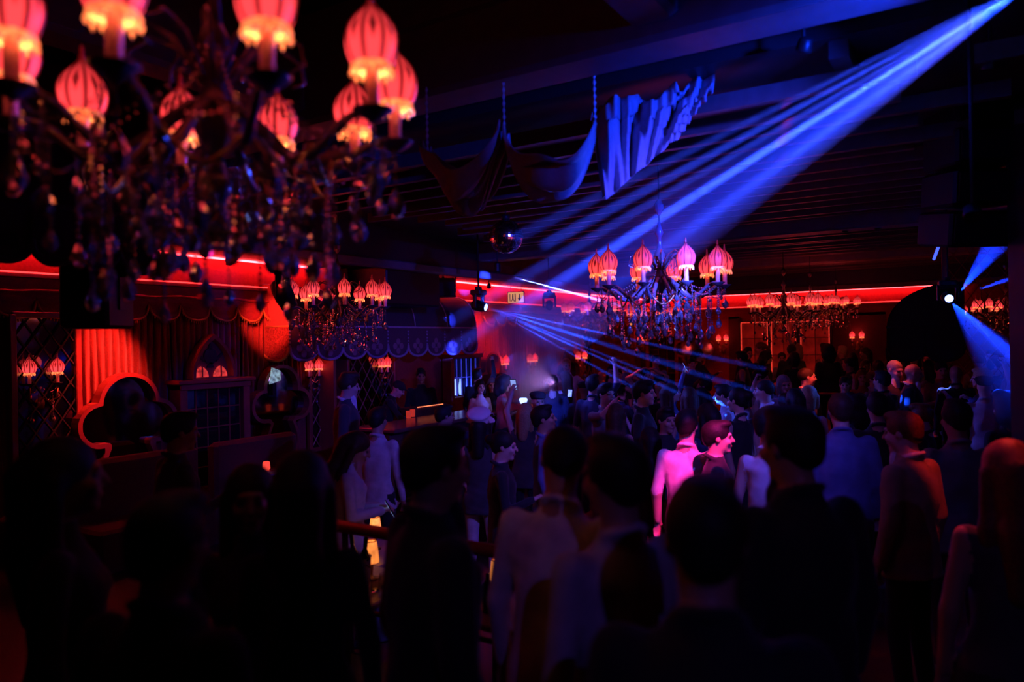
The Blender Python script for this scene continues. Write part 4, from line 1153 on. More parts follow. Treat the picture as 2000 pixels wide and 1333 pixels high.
class Field:
    def __init__(s, xs, ys, zs):
        s.ax = (xs, ys, zs)
        s.f = np.full((len(xs), len(ys), len(zs)), 9.0, np.float32)
        s.pr = []
    def put(s, lo, hi, fn, tg, k=0.02, sub=False):
        pad = k + 0.05
        sl = []
        if not sub: s.pr.append((np.array(lo) - .03, np.array(hi) + .03, fn, tg))
        for a, l, h in zip(s.ax, lo, hi):
            i0 = max(0, np.searchsorted(a, l - pad) - 1); i1 = min(len(a), np.searchsorted(a, h + pad) + 1)
            sl.append(slice(i0, i1))
        if any(q.stop - q.start < 1 for q in sl): return
        X, Y, Z = np.meshgrid(*[a[q] for a, q in zip(s.ax, sl)], indexing='ij')
        d = fn(X, Y, Z).astype(np.float32)
        sl = tuple(sl)
        f = s.f[sl]
        if sub:
            s.f[sl] = np.maximum(f, -d); return
        if k > 0:
            h = np.maximum(k - np.abs(f - d), 0) / k
            s.f[sl] = np.minimum(f, d) - h * h * k * 0.25
        else:
            s.f[sl] = np.minimum(f, d)
    def cap(s, a, b, r0, r1, tg, k=0.02, flat=None, sub=False):
        a = np.array(a, float); b = np.array(b, float); ba = b - a; L = max(1e-9, ba @ ba)
        R = max(r0, r1)
        def fn(X, Y, Z):
            px, py, pz = X - a[0], Y - a[1], Z - a[2]
            t = np.clip((px * ba[0] + py * ba[1] + pz * ba[2]) / L, 0, 1)
            dx, dy, dz = px - t * ba[0], py - t * ba[1], pz - t * ba[2]
            if flat is not None:   # squash along a unit vector
                q = dx * flat[0] + dy * flat[1] + dz * flat[2]
                e = q * (flat[3] - 1)
                dx, dy, dz = dx + e * flat[0], dy + e * flat[1], dz + e * flat[2]
            return np.sqrt(dx * dx + dy * dy + dz * dz) - (r0 + (r1 - r0) * t)
        s.put(np.minimum(a, b) - R, np.maximum(a, b) + R, fn, tg, k, sub)
    def ell(s, c, r, tg, k=0.015, M=None, sub=False):
        c = np.array(c, float); R = max(r)
        def fn(X, Y, Z):
            x, y, z = X - c[0], Y - c[1], Z - c[2]
            if M is not None:
                x, y, z = (M[0][0] * x + M[1][0] * y + M[2][0] * z, M[0][1] * x + M[1][1] * y + M[2][1] * z, M[0][2] * x + M[1][2] * y + M[2][2] * z)
            k0 = np.sqrt((x / r[0]) ** 2 + (y / r[1]) ** 2 + (z / r[2]) ** 2)
            k1 = np.sqrt((x / r[0] ** 2) ** 2 + (y / r[1] ** 2) ** 2 + (z / r[2] ** 2) ** 2)
            return k0 * (k0 - 1) / np.maximum(k1, 1e-6)
        s.put(c - R, c + R, fn, tg, k, sub)
    def loft(s, secs, tg, k=0.03, M=None, o=(0, 0, 0), top_tag=None):
        z = np.array([q[0] for q in secs]); hw = np.array([q[1] for q in secs]); hd = np.array([q[2] for q in secs])
        yo = np.array([q[3] if len(q) > 3 else 0.0 for q in secs])
        o = np.array(o, float)
        def fn(X, Y, Z):
            x, y, zz = X - o[0], Y - o[1], Z - o[2]
            if M is not None:
                x, y, zz = (M[0][0] * x + M[1][0] * y + M[2][0] * zz, M[0][1] * x + M[1][1] * y + M[2][1] * zz, M[0][2] * x + M[1][2] * y + M[2][2] * zz)
            a = np.interp(zz, z, hw); b = np.interp(zz, z, hd); c = np.interp(zz, z, yo)
            d = ((np.abs(x) / a) ** 2.15 + (np.abs(y - c) / b) ** 2.15) ** (1 / 2.15)
            d = (d - 1) * np.minimum(a, b)
            d = d + .0045 * np.sin(zz * 52 + 9 * x + 5 * np.sin(y * 14)) * np.sin(x * 17 + zz * 23) + .003 * np.sin(x * 44 - zz * 18)   # cloth folds
            return np.maximum(d, np.maximum(z[0] - zz, zz - z[-1]))
        R = max(hw.max(), hd.max()) + 0.05
        zr = max(abs(z[0]), abs(z[-1]))
        lo = o - np.array((max(R, 0.75), max(R, 0.75), zr + .1)); hi = o + np.array((max(R, 0.75), max(R, 0.75), zr + .1))
        s.put(lo, hi, fn, tg, k)
    def mesh(s, name, slots):
        v, q, cells = _surface_nets(s.f, *s.ax)
        # push the vertices a little towards the average of their neighbours to take out stair steps
        for _ in range(2):
            acc = np.zeros_like(v); n = np.zeros(len(v))
            for a, b in ((0, 1), (1, 2), (2, 3), (3, 0)):
                np.add.at(acc, q[:, a], v[q[:, b]]); np.add.at(n, q[:, a], 1)
                np.add.at(acc, q[:, b], v[q[:, a]]); np.add.at(n, q[:, b], 1)
            v = v * 0.55 + (acc / np.maximum(n, 1)[:, None]) * 0.45
        me = bpy.data.meshes.new(name)
        me.vertices.add(len(v)); me.vertices.foreach_set('co', v.astype(np.float32).ravel())
        me.loops.add(len(q) * 4); me.loops.foreach_set('vertex_index', q.astype(np.int32).ravel())
        me.polygons.add(len(q))
        me.polygons.foreach_set('loop_start', np.arange(0, len(q) * 4, 4, dtype=np.int32))
        c = v[q].mean(1)                  # which garment or feature each face belongs to
        best = np.full(len(c), 9.0); t = np.zeros(len(c), np.int32)
        for lo, hi, fn, tg in s.pr:
            i = np.nonzero(((c >= lo) & (c <= hi)).all(1))[0]
            if len(i) == 0: continue
            d = fn(c[i, 0], c[i, 1], c[i, 2]); m = d < best[i]
            best[i[m]] = d[m]; t[i[m]] = tg
        for _ in range(slots): me.materials.append(None)
        me.polygons.foreach_set('material_index', t)
        me.polygons.foreach_set('use_smooth', np.ones(len(q), bool))
        me.update(calc_edges=True)
        me.validate()
        return me

def _axis(lo, hi, coarse, fine, spans):
    out = [lo]
    while out[-1] < hi:
        x = out[-1]
        out.append(x + (fine if any(a <= x <= b for a, b in spans) else coarse))
    return np.array(out)

# slots: 0 skin 1 top 2 upper sleeve 3 lower sleeve 4 bottom 5 shoe 6 shirt front 7 eye 8 lip
def rotm(pitch, yaw, roll=0.0):
    return Euler((-pitch, roll, yaw)).to_matrix()   # pitch > 0 bows forward (+y), yaw > 0 turns to the left

POSES = {}
def make_pose(name, fem=False, lean=0.0, head=(0, 0, 0), L=None, R=None, skirt=False, stance=0.1, step=0.0, jacket=False, grip=(0.5, 0.5), slim=1.0, fine=0.0095):
    """L / R: (elbow direction, wrist direction) in figure space, figure faces +y, its left is -x."""
    S = 0.15 if fem else 0.18
    B = Matrix.Rotation(-lean, 3, 'X')
    pel = Vector((0, 0, 0.93))
    def tb(x, y, z):
        return pel + B @ (Vector((x, y, z)) - pel)
    nb = tb(0, -0.015, 1.47)
    hc = tb(0, 0.015, 1.63)
    H = B @ rotm(*head)
    hc = nb + (H @ Vector((0, 0.03, 0.16)))
    arms = []
    for sd, spec, g in ((-1, L, grip[0]), (1, R, grip[1])):
        sh = tb(sd * S, -0.01, 1.395)
        d1, d2 = spec if spec else ((sd * 0.2, -0.06, -1), (sd * 0.05, 0.25, -1))
        d1 = Vector(d1).normalized(); d2 = Vector(d2).normalized()
        el = sh + d1 * 0.285; wr = el + d2 * 0.245
        arms.append((sd, sh, el, wr, d2, g))
    # the grid, finer around the head and the two hands
    hands = [a[3] + a[4] * 0.08 for a in arms]
    sp = lambda i, r0, r1: [(hc[i] - r0, hc[i] + r0)] + [(h[i] - r1, h[i] + r1) for h in hands]
    pts = [hc] + hands + [a[2] for a in arms]
    x0 = min(min(p[0] for p in pts) - .14, -.3); x1 = max(max(p[0] for p in pts) + .14, .3)
    y0 = min(min(p[1] for p in pts) - .15, -.26 - step); y1 = max(max(p[1] for p in pts) + .15, .32 + step)
    z1 = max(p[2] for p in pts) + .17
    fd = Field(_axis(x0, x1, .024, fine, sp(0, .095, .06)), _axis(y0, y1, .024, fine, sp(1, .125, .06)), _axis(-.03, z1, .026, fine, [(hc[2] - .215, hc[2] + .135)] + sp(2, .135, .06)[1:]))
    k = slim
    if fem:
        secs = [(-.11, .155, .11), (.02, .168 * k, .122), (.15, .125 * k, .095), (.26, .135 * k, .11, .01), (.36, .14, .118, .02), (.43, .138, .098), (.48, .1, .075), (.515, .062, .056), (.56, .044, .044)]
    else:
        secs = [(-.11, .155, .115), (.02, .165 * k, .122), (.15, .15 * k, .11), (.28, .172 * k, .122), (.37, .18, .122, .005), (.43, .165, .108), (.48, .12, .088), (.52, .078, .066), (.56, .056, .054)]
    if jacket:
        secs = [(-.2, .19, .135)] + [(q[0], q[1] + .014, q[2] + .014) + tuple(q[3:]) for q in secs[1:]]
    secs[0] = (-.15, secs[0][1] + .018, secs[0][2] + .016)
    Bi = [[B[i][j] for j in range(3)] for i in range(3)]
    fd.loft(secs, 1, .03, Bi, pel)
    if jacket:      # open jacket: the shirt front shows as a V
        a = tb(0, .118, 1.2); b = tb(0, .075, 1.46)
        fd.cap(a, b, .015, .06, 6, .006, flat=tuple(B @ Vector((0, 1, 0))) + (1.7,))
    # legs
    for sd in (-1, 1):
        st = step * sd
        hp = Vector((sd * .088, 0, .9)); kn = Vector((sd * (stance + .005), .03 + st * .5, .49)); an = Vector((sd * (stance + .01), -.02 + st, .085))
        fd.cap(hp, kn, .088 if not fem else .09, .062 if not fem else .055, 4, .03)
        fd.cap(kn, an, .062 if not fem else .052, .05 if not fem else .034, 4 if not skirt else 0, .02)
        fd.cap(an + Vector((0, -.02, -.03)), an + Vector((sd * .025, .16, -.055)), .042, .034, 5, .015)
    if skirt:
        fd.loft([(-.42, .195, .155), (-.2, .19, .15), (-.02, .172, .13)], 4, .03, None, pel)
    # arms and hands
    for sd, sh, el, wr, d2, g in arms:
        q = .012 if jacket else 0.0
        ra = (.053 if not fem else .041) + q; rb = (.042 if not fem else .034) + q; rc = (.031 if not fem else .026) + q
        fd.ell(tb(sd * (S - .018), -.01, 1.4), (.05, .05, .044) if not fem else (.042, .042, .038), 1, .035)
        fd.cap(sh, el, ra - .003, rb, 2, .022)
        fd.cap(el, wr, rb, rc, 3, .02)
        X = d2
        side = Vector((0, 0, 1)).cross(X)
        if side.length < .2: side = Vector((sd, 0, 0)) - X * (X.x * sd)
        side.normalize()
        nrm = X.cross(side).normalized()       # palm normal
        if nrm.z > 0: nrm = -nrm
        side = nrm.cross(X).normalized()
        pc = wr + X * .05
        fd.cap(wr, wr + X * .078, .026, .03, 0, .012, flat=tuple(nrm) + (1.9,))
        for n_, (off, ln) in enumerate(((-.027, .062), (-.009, .072), (.009, .068), (.027, .052))):
            a = wr + X * .085 + side * off
            c1 = (X * math.cos(g) + nrm * math.sin(g)).normalized(); c2 = (X * math.cos(g * 2.2) + nrm * math.sin(g * 2.2)).normalized()
            b = a + c1 * ln * .55
            fd.cap(a - X * .012, b, .0098, .0092, 0, .004)
            fd.cap(b, b + c2 * ln * .5, .0092, .008, 0, .004)
        th = wr + X * .03 - side * (.026 * sd)
        tk = th + (X * .6 - side * (.7 * sd) + nrm * .35).normalized() * .042
        fd.cap(th, tk, .0125, .0105, 0, .008)
        fd.cap(tk, tk + (X * .85 - side * (.2 * sd) + nrm * .4).normalized() * .032, .0105, .0085, 0, .004)
    # neck and head
    hp = lambda x, y, z: hc + H @ Vector((x, y, z))
    Hm = [[H[i][j] for j in range(3)] for i in range(3)]
    fd.cap(tb(0, -.02, 1.42), hp(0, -.015, -.06), .058 if not fem else .047, .054 if not fem else .042, 0, .02)
    nr = .062 if not fem else .05
    for j in range(12):            # collar
        a0, a1 = 2 * PI * j / 12, 2 * PI * (j + 1) / 12
        zc_ = lambda a: 1.475 - .028 * math.sin(a) + (.012 if jacket else 0)
        fd.cap(tb(nr * math.cos(a0), -.018 + nr * math.sin(a0), zc_(a0)), tb(nr * math.cos(a1), -.018 + nr * math.sin(a1), zc_(a1)), .013, .013, 6 if jacket or not fem else 1, .008)
    fd.ell(hp(0, -.014, .03), (.074, .094, .088), 0, .02, Hm)
    fd.ell(hp(0, .02, -.035), (.060 if not fem else .056, .074, .082), 0, .03, Hm)
    fd.ell(hp(0, .07, -.098), (.026, .022, .02), 0, .02, Hm)
    fd.ell(hp(0, .083, .026), (.05, .016, .012), 0, .012, Hm)
    for sd in (-1, 1):
        fd.ell(hp(sd * .032, .103, .003), (.018, .014, .012), 0, 0, Hm, sub=True)
        fd.ell(hp(sd * .031, .082, .002), (.0115, .012, .0065), 7, .003, Hm)
        fd.ell(hp(sd * .031, .093, .024), (.017, .006, .0035), 7, .004, Hm)
        fd.ell(hp(sd * .04, .072, -.03), (.022, .02, .02), 0, .02, Hm)
        fd.ell(hp(sd * .076, -.008, -.004), (.009, .019, .031), 0, .006, Hm)
    fd.cap(hp(0, .092, .012), hp(0, .113, -.028), .009, .014, 0, .01)
    fd.ell(hp(0, .092, -.062), (.024, .012, .010), 8, .006, Hm)
    me = fd.mesh('body_' + name, 9)
    POSES[name] = dict(mesh=me, head=hc.copy(), H=H.copy(), hands={a[0]: (a[3].copy(), a[4].copy()) for a in arms}, top=(hc + H @ Vector((0, 0, .118))).z, fem=fem)

HAIR = {}
def make_hair(name, parts, sub=(), step=.0105):
    xs = np.arange(-.2, .2, step); ys = np.arange(-.24, .2, step); zs = np.arange(-.52, .24, step)
    fd = Field(xs, ys, zs)
    for p in parts:
        if p[0] == 'e': fd.ell(p[1], p[2], 0, .02)
        else: fd.cap(p[1], p[2], p[3], p[4], 0, .025)
    for p in sub: fd.ell(p[0], p[1], 0, 0, sub=True)
    HAIR[name] = fd.mesh('hair_' + name, 1)
FACE = [((0, .115, -.045), (.07, .075, .088))]
def hair_library():
    cr = ('e', (0, -.02, .036), (.086, .105, .096))
    make_hair('short', [cr, ('e', (0, -.075, -.02), (.06, .04, .05)), ('e', (.01, .04, .105), (.06, .06, .03))], FACE + [((0, .02, -.12), (.09, .09, .095))])
    make_hair('crop', [('e', (0, -.019, .034), (.0795, .1, .0925))], FACE + [((0, .03, -.1), (.1, .1, .095))])
    make_hair('quiff', [cr, ('e', (0, .045, .115), (.066, .062, .042)), ('e', (0, -.02, .12), (.07, .08, .03))], FACE + [((0, .02, -.12), (.09, .09, .095))])
    long_ = [cr, ('c', (0, -.09, 0), (0, -.1, -.26), .075, .055), ('c', (-.075, -.03, 0), (-.085, -.04, -.24), .032, .028), ('c', (.075, -.03, 0), (.085, -.04, -.24), .032, .028)]
    make_hair('long', long_, [((0, .115, -.06), (.066, .085, .1))])
    make_hair('verylong', long_ + [('c', (0, -.1, -.2), (0, -.09, -.42), .07, .04), ('c', (-.08, -.04, -.2), (-.08, .02, -.38), .03, .018), ('c', (.08, -.04, -.2), (.08, .0, -.36), .03, .018)], [((0, .115, -.06), (.066, .085, .1))])
    make_hair('curly', [('e', (0, -.03, .04), (.115, .125, .115)), ('e', (.07, -.06, -.05), (.07, .08, .1)), ('e', (-.07, -.06, -.05), (.07, .08, .1)), ('e', (.05, .03, .11), (.06, .05, .05)), ('e', (-.05, .02, .12), (.05, .06, .05)), ('e', (0, -.11, -.1), (.09, .06, .11))], [((0, .12, -.05), (.066, .085, .095))])
    make_hair('bun', [cr, ('e', (0, -.125, .05), (.045, .045, .045)), ('e', (0, -.06, -.01), (.07, .05, .06))], FACE + [((0, .03, -.13), (.1, .1, .09))])
    make_hair('pony', [cr, ('c', (0, -.115, .06), (0, -.16, -.02), .03, .034), ('c', (0, -.16, -.02), (0, -.12, -.3), .034, .016)], FACE + [((0, .03, -.13), (.1, .1, .09))])
    make_hair('bob', [cr, ('c', (0, -.07, -.01), (0, -.06, -.1), .078, .07), ('c', (-.074, -.01, 0), (-.074, .0, -.1), .034, .03), ('c', (.074, -.01, 0), (.074, .0, -.1), .034, .03)], [((0, .115, -.06), (.064, .085, .1))])
    make_hair('cap', [('e', (0, -.014, .052), (.09, .11, .085)), ('e', (0, .12, .055), (.07, .075, .012))], [((0, .02, -.14), (.14, .14, .155))])
    make_hair('flatcap', [('e', (0, -.005, .085), (.105, .128, .042)), ('e', (0, .1, .062), (.075, .055, .014)), ('e', (0, -.02, .05), (.085, .1, .05))], [((0, .02, -.14), (.14, .16, .16))])
# ------------------------------------------------------------------ the crowd
hair_library()
D = (0, -.05, -1)
make_pose('stand', slim=1.0)
make_pose('stand_f', fem=True)
make_pose('dress', fem=True, skirt=True, L=((-.25, -.02, -1), (.1, .5, -1)), head=(.05, .25, 0))
make_pose('hold', R=((.2, .1, -1), (-.35, 1, .35)), head=(.08, -.2, 0), grip=(.5, .9), step=.03)
make_pose('hold_f', fem=True, skirt=True, R=((.2, .1, -1), (-.35, 1, .35)), head=(.08, .2, .05), grip=(.5, .9))
make_pose('phone_f', fem=True, jacket=True, L=((-.12, .1, -1), (.5, 1, .05)), R=((.12, .1, -1), (-.5, 1, .05)), head=(.42, 0, 0), grip=(.7, .7))
make_pose('raise', R=((.4, .25, .85), (-.2, .25, 1)), head=(-.12, 0, 0), step=.05, grip=(.5, .9))
make_pose('raise_f', fem=True, L=((-.35, .35, .8), (.2, .3, 1)), head=(-.1, .2, .1), grip=(.9, .5))
make_pose('reach', R=((.2, .9, .1), (-.15, .8, .75)), head=(.0, 0, 0), step=.05, grip=(.5, .9))
make_pose('overhead', fem=True, L=((-.75, .1, .75), (.85, .1, .45)), R=((.75, .1, .75), (-.85, .1, .5)), head=(-.05, 0, .1))
make_pose('drink', R=((.35, .35, -.75), (-.65, .35, .9)), head=(-.05, .1, 0), grip=(.5, 1.0))
make_pose('suit', jacket=True, head=(.12, .2, 0))
make_pose('suit_talk', jacket=True, R=((.15, .2, -1), (-.5, 1, -.1)), L=((-.1, .1, -1), (.3, .8, -.3)), head=(.3, .1, 0))
make_pose('bend', lean=.32, L=((-.1, .55, -.8), (.1, 1, -.35)), R=((.1, .55, -.8), (-.1, 1, -.35)), head=(.25, 0, 0))
make_pose('dance', L=((-.6, .3, -.5), (.1, .6, .7)), R=((.55, .3, -.6), (-.1, .7, .5)), head=(.05, .3, .1), step=.1, grip=(.9, .9))
make_pose('dance_f', fem=True, L=((-.6, .2, -.4), (.3, .5, .8)), R=((.5, .2, -.7), (-.2, .8, .3)), head=(0, -.3, -.1), step=.05)
make_pose('hips', fem=True, L=((-.8, -.2, -.7), (.75, .2, -.6)), head=(.0, .1, 0))
make_pose('broad', jacket=True, slim=1.1, head=(.05, .1, 0))
make_pose('lookup', head=(-.15, .0, 0), L=((-.2, .05, -1), (.2, .6, -.8)), slim=.95)
make_pose('close', lean=.12, R=((.3, .5, -.6), (-.4, .9, .2)), head=(.25, .5, .12))

SK = {'a': mat('skin_fair', (.62, .38, .30), .45, var=.05), 'b': mat('skin_tan', (.42, .23, .16), .45, var=.05), 'c': mat('skin_brown', (.20, .10, .065), .42, var=.05)}
M_eye = mat('eye_dark', (.07, .045, .04), .35); M_lip = mat('lip', (.38, .12, .11), .4)
FB = {'k': ('cloth_black', (.012, .012, .015)), 'w': ('cloth_white', (.78, .76, .78)), 'c': ('cloth_cream', (.62, .55, .50)), 'g': ('cloth_grey', (.22, .21, .23)), 'n': ('cloth_navy', (.02, .03, .08)),
      'd': ('cloth_denim', (.07, .09, .16)), 't': ('cloth_tan', (.42, .27, .16)), 'r': ('cloth_red', (.4, .04, .04)), 'p': ('cloth_pale_grey', (.48, .46, .5)), 'o': ('cloth_ochre', (.5, .22, .08)), 'b': ('cloth_blue', (.12, .16, .36)), 'h': ('cloth_charcoal', (.05, .05, .06))}
CL = {k: mat(v[0], v[1], .85, bump=.35, scale=14, var=.15, sheen=.15) for k, v in FB.items()}
HR = {'k': mat('hair_black', (.010, .008, .008), .62, spec=.3, var=.3, scale=60, bump=.3), 'b': mat('hair_brown', (.05, .025, .014), .6, spec=.3, var=.3, scale=60, bump=.3), 'y': mat('hair_blond', (.40, .26, .12), .55, spec=.3, var=.25, scale=70, bump=.3),
      'r': mat('hair_auburn', (.16, .05, .02), .55, spec=.3, var=.3, scale=60, bump=.3), 'g': mat('hair_grey', (.3, .29, .28), .45, var=.2, scale=60, bump=.3), 'w': mat('hat_white', (.75, .72, .72), .8), 'h': mat('cap_black', (.015, .015, .018), .85)}
PEOPLE = []; NAMED = []
TAKEN = []
def hat_mesh():
    m = MB()
    m.lathe([(.092, .03), (.094, .08), (.096, .1), (.118, .13), (.124, .145), (.108, .165), (.06, .176), (.002, .18)], 24)
    m.rings([[(r * math.sin(a), r * math.cos(a) * 1.02 + (.0 if r < .11 else .02), .035 - .012 * math.cos(a) * (r > .11)) for a in [PI * (j / 12 - .5) for j in range(13)]] for r in (.098, .15)], cap=False, closed=False)
    return m.mesh('captain_hat', HR['w'], True)
HAT = hat_mesh()
def person(label, px, py, d, ang, pose, hair='short', hc='k', skin='a', top='k', up=None, fo=None, bot='k', shirt='w', group=None, prop=None, hmin=.86, hmax=1.13):
    """px, py: crown of the head in the photo; d: distance; ang: 0 back to us, 90 facing right, 180 towards us, 270 facing left"""
    P = POSES[pose]
    q = at(px, py, d)
    fz = floor_z(q.x, q.y)
    s = max(hmin, min(hmax, (q.z - fz - .015) / P['top']))
    rz = YAW - math.radians(ang)
    hx = P['head'] * s
    off = Matrix.Rotation(rz, 3, 'Z') @ Vector((hx.x, hx.y, 0))
    t = thing('person', label, 'person', (q.x - off.x, q.y - off.y, fz + .03 * s), rz, group or 'people in the crowd', s)
    o = link('body', P['mesh'], t)
    if shirt == 'w' and not any(k in pose for k in ('suit', 'broad', 'phone')): shirt = top
    up = up if up is not None else top; fo = fo if fo is not None else up
    pick = lambda c: SK[skin] if c == '*' else CL[c]
    for i, m in enumerate((SK[skin], pick(top), pick(up), pick(fo), pick(bot), CL['k'], pick(shirt), M_eye, M_lip)):
        o.material_slots[i].link = 'OBJECT'; o.material_slots[i].material = m
    if hair in HAIR:
        h = link('hair' if hair not in ('cap', 'flatcap') else 'cap', HAIR[hair], t)
        h.matrix_local = Matrix.Translation(P['head']) @ P['H'].to_4x4()
        h.material_slots[0].link = 'OBJECT'; h.material_slots[0].material = HR[hc]
    elif hair == 'hat':
        h = link('hair', HAIR['long'], t); h.matrix_local = Matrix.Translation(P['head']) @ P['H'].to_4x4()
        h.material_slots[0].link = 'OBJECT'; h.material_slots[0].material = HR['k']
        h = link('captain_hat', HAT, t); h.matrix_local = Matrix.Translation(P['head']) @ P['H'].to_4x4() @ Matrix.Rotation(.42, 4, 'X')
    if group is None: NAMED.append([px, py, d, 0, label])
    PEOPLE.append(t); TAKEN.append((q.x, q.y))
    if prop:
        sd = 1 if prop[1] == 'R' else -1
        wr, dr = P['hands'][sd]
        hp = t.matrix_basis @ (wr + dr * .09)
        PROPS.append((prop[0], hp, rz, label))
    return t
PROPS = []
# --- near silhouettes on the raised tier in front of the camera
N = 'dark silhouettes close to the camera'
person('black silhouette with long hair at the lower left edge', 128, 868, 2.3, 60, 'stand_f', 'verylong', 'k', 'b', 'k', group=N)
person('black silhouette of a broad figure, low at left in front of the cabinet', 330, 985, 1.75, 20, 'broad', 'short', 'k', 'b', 'k', shirt='k', group=N, hmin=.8)
person('dark woman with long hair facing us, left of centre', 487, 920, 2.5, 160, 'stand_f', 'long', 'b', 'b', 'h', group=N)
person('black silhouette with long hair beside the dark woman facing us', 590, 893, 2.3, 350, 'stand_f', 'verylong', 'k', 'b', 'k', group=N)
person('dark figure standing between the cabinet and the near silhouettes', 352, 812, 4.4, 45, 'hold', 'short', 'k', 'b', 'h', group=N)
person('large black silhouette of a man left of centre turned to the right', 850, 848, 2.3, 60, 'broad', 'short', 'k', 'b', 'k', shirt='k', group=N)
person('man in a pale shirt leaning to talk, seen from behind at centre', 1098, 852, 2.65, 25, 'close', 'short', 'k', 'b', 'w', fo='w', bot='n', group=N)
person('man in a grey shirt with black hair seen from behind at centre', 1198, 866, 2.15, 330, 'stand', 'short', 'k', 'b', 'p', bot='k', group=N)
person('big black head and shoulders low in front at right of centre', 1375, 958, 1.5, 15, 'broad', 'short', 'k', 'b', 'k', shirt='k', group=N)
person('tall black silhouette in front of the pink shirt at right', 1543, 810, 2.45, 340, 'broad', 'short', 'k', 'b', 'k', shirt='k', group=N)
person('long-haired woman with red-lit hair at the right edge', 1966, 872, 3.0, 20, 'hold_f', 'verylong', 'r', 'b', 'h', up='*', fo='*', group=N)
# --- left side and bar
person('suited man with open white collar in front of the lattice mirror', 681, 735, 7.7, 80, 'suit', 'quiff', 'b', 'a', 'h', bot='k')
person('bartender in a black cap bending over the bar', 778, 750, 10.6, 85, 'bend', 'cap', 'h', 'a', 'k')
person('woman in a pale trouser suit looking at her phone', 697, 852, 5.6, 75, 'phone_f', 'verylong', 'b', 'b', 'p', bot='p', shirt='*', prop=('phone', 'R'))
person('man in a loose pale shirt seen from behind beside the pale suit', 738, 800, 7.2, 20, 'stand', 'short', 'k', 'b', 'p', bot='k')
person('dark figure leaning on the bar with an arm stretched out', 868, 795, 8.2, 60, 'reach', 'short', 'k', 'b', 'n')
person('dark figure behind the bar left of the blue window', 822, 722, 11.4, 170, 'stand', 'short', 'k', 'b', 'k')
person('woman in a white sailor cap and pale trousers seen from behind', 937, 812, 7.0, 15, 'hips', 'hat', 'k', 'a', 'h', up='*', fo='*', bot='c')
person('woman with tied hair and white collar turned to the right', 984, 848, 5.9, 85, 'hold', 'bun', 'k', 'a', 'k', shirt='w')
person('man in blue light with slick hair looking up to the right', 1062, 797, 6.9, 95, 'lookup', 'short', 'k', 'b', 'b', bot='k')
person('blond woman with blue-lit hair seen from behind at left of centre', 1026, 790, 8.2, 20, 'raise_f', 'long', 'y', 'a', 'h', up='*', fo='*', prop=('phone', 'L'))
person('man in a flat cap and glasses before the smoke', 1050, 768, 9.3, 150, 'hold', 'flatcap', 'h', 'b', 'n')
person('man in shirt and waistcoat under the bright blue glare', 1080, 735, 10.6, 185, 'suit', 'short', 'k', 'b', 'n', shirt='w')
person('woman with big curly hair holding up a glowing glass', 984, 738, 10.6, 75, 'hold_f', 'curly', 'k', 'b', 'r', up='*', fo='*', prop=('glow', 'R'))
person('woman with straight hair facing us below the red mirror', 961, 741, 11.4, 175, 'stand_f', 'long', 'b', 'a', 'k')
person('pale-faced person in white at the end of the bar', 938, 750, 11.0, 160, 'stand_f', 'bob', 'k', 'a', 'c')
person('dancer with raised arm in front of the red round-topped mirror', 932, 722, 12.2, 20, 'raise', 'short', 'k', 'b', 'k')
# --- centre
person('man in a white T-shirt lit magenta, seen from behind', 1341, 806, 5.85, 25, 'stand', 'short', 'k', 'a', 'w', fo='*', bot='n')
person('man in glasses raising a drink towards us', 1184, 752, 8.6, 150, 'reach', 'short', 'k', 'a', 'g', fo='*', prop=('drink', 'R'))
person('long-haired woman in a grey dress left of the black T-shirt', 1203, 792, 7.6, 30, 'dress', 'verylong', 'b', 'a', 'g', up='*', fo='*', bot='g')
person('man in a black T-shirt facing right in mid-crowd', 1258, 748, 8.0, 110, 'stand', 'short', 'k', 'a', 'k', fo='*', bot='k')
person('man with dark beard behind the white T-shirt', 1302, 800, 6.9, 160, 'stand', 'short', 'k', 'b', 'k', bot='k')
person('woman with a pale strap top seen from behind left of the white T-shirt', 1268, 838, 6.4, 10, 'dress', 'verylong', 'k', 'a', 'k', up='*', fo='*')
person('woman with long dark hair right of the white T-shirt', 1380, 792, 6.9, 350, 'dress', 'long', 'k', 'b', 'n', up='*', fo='*')
person('bearded man turned right beside the white T-shirt', 1402, 828, 5.5, 100, 'stand', 'short', 'k', 'a', 'k', fo='*')
person('flat-capped man from behind near the glowing phone', 1142, 748, 10.6, 10, 'hold', 'flatcap', 'h', 'b', 'n')
person('dancer with a bent raised arm right of the flat cap', 1158, 736, 10.0, 30, 'raise', 'short', 'k', 'a', 'n', fo='*')
person('bald man lit red in the far crowd', 1176, 726, 13.2, 40, 'raise', 'none', 'k', 'a', 'w')
person('man lit red drinking in the far crowd', 1208, 722, 13.6, 200, 'drink', 'crop', 'k', 'a', 'k', fo='*', prop=('drink', 'R'))
person('woman with both arms crossed over her head, lit red', 1262, 722, 13.0, 170, 'overhead', 'bun', 'k', 'a', 'r', up='*', fo='*')
person('tall dark head in front of the woman with crossed arms', 1285, 738, 12.0, 10, 'stand', 'curly', 'k', 'b', 'k')
person('blue-lit woman holding up a phone right of centre', 1312, 752, 9.6, 100, 'raise_f', 'long', 'b', 'a', 'b', prop=('phone', 'L'))
person('red-lit man standing taller in the far crowd under the beams', 1352, 710, 13.4, 180, 'stand', 'short', 'k', 'a', 'n')
person('woman with long brown hair below the beams right of centre', 1346, 760, 8.8, 20, 'dress', 'verylong', 'b', 'a', 'h', up='*', fo='*')
person('man in glasses rim-lit blue facing left', 1412, 755, 9.0, 285, 'hold', 'short', 'k', 'a', 'p')
person('woman in a sleeveless top with dark hair tied up, from behind', 1440, 762, 7.7, 335, 'dress', 'bun', 'k', 'a', 'k', up='*', fo='*')
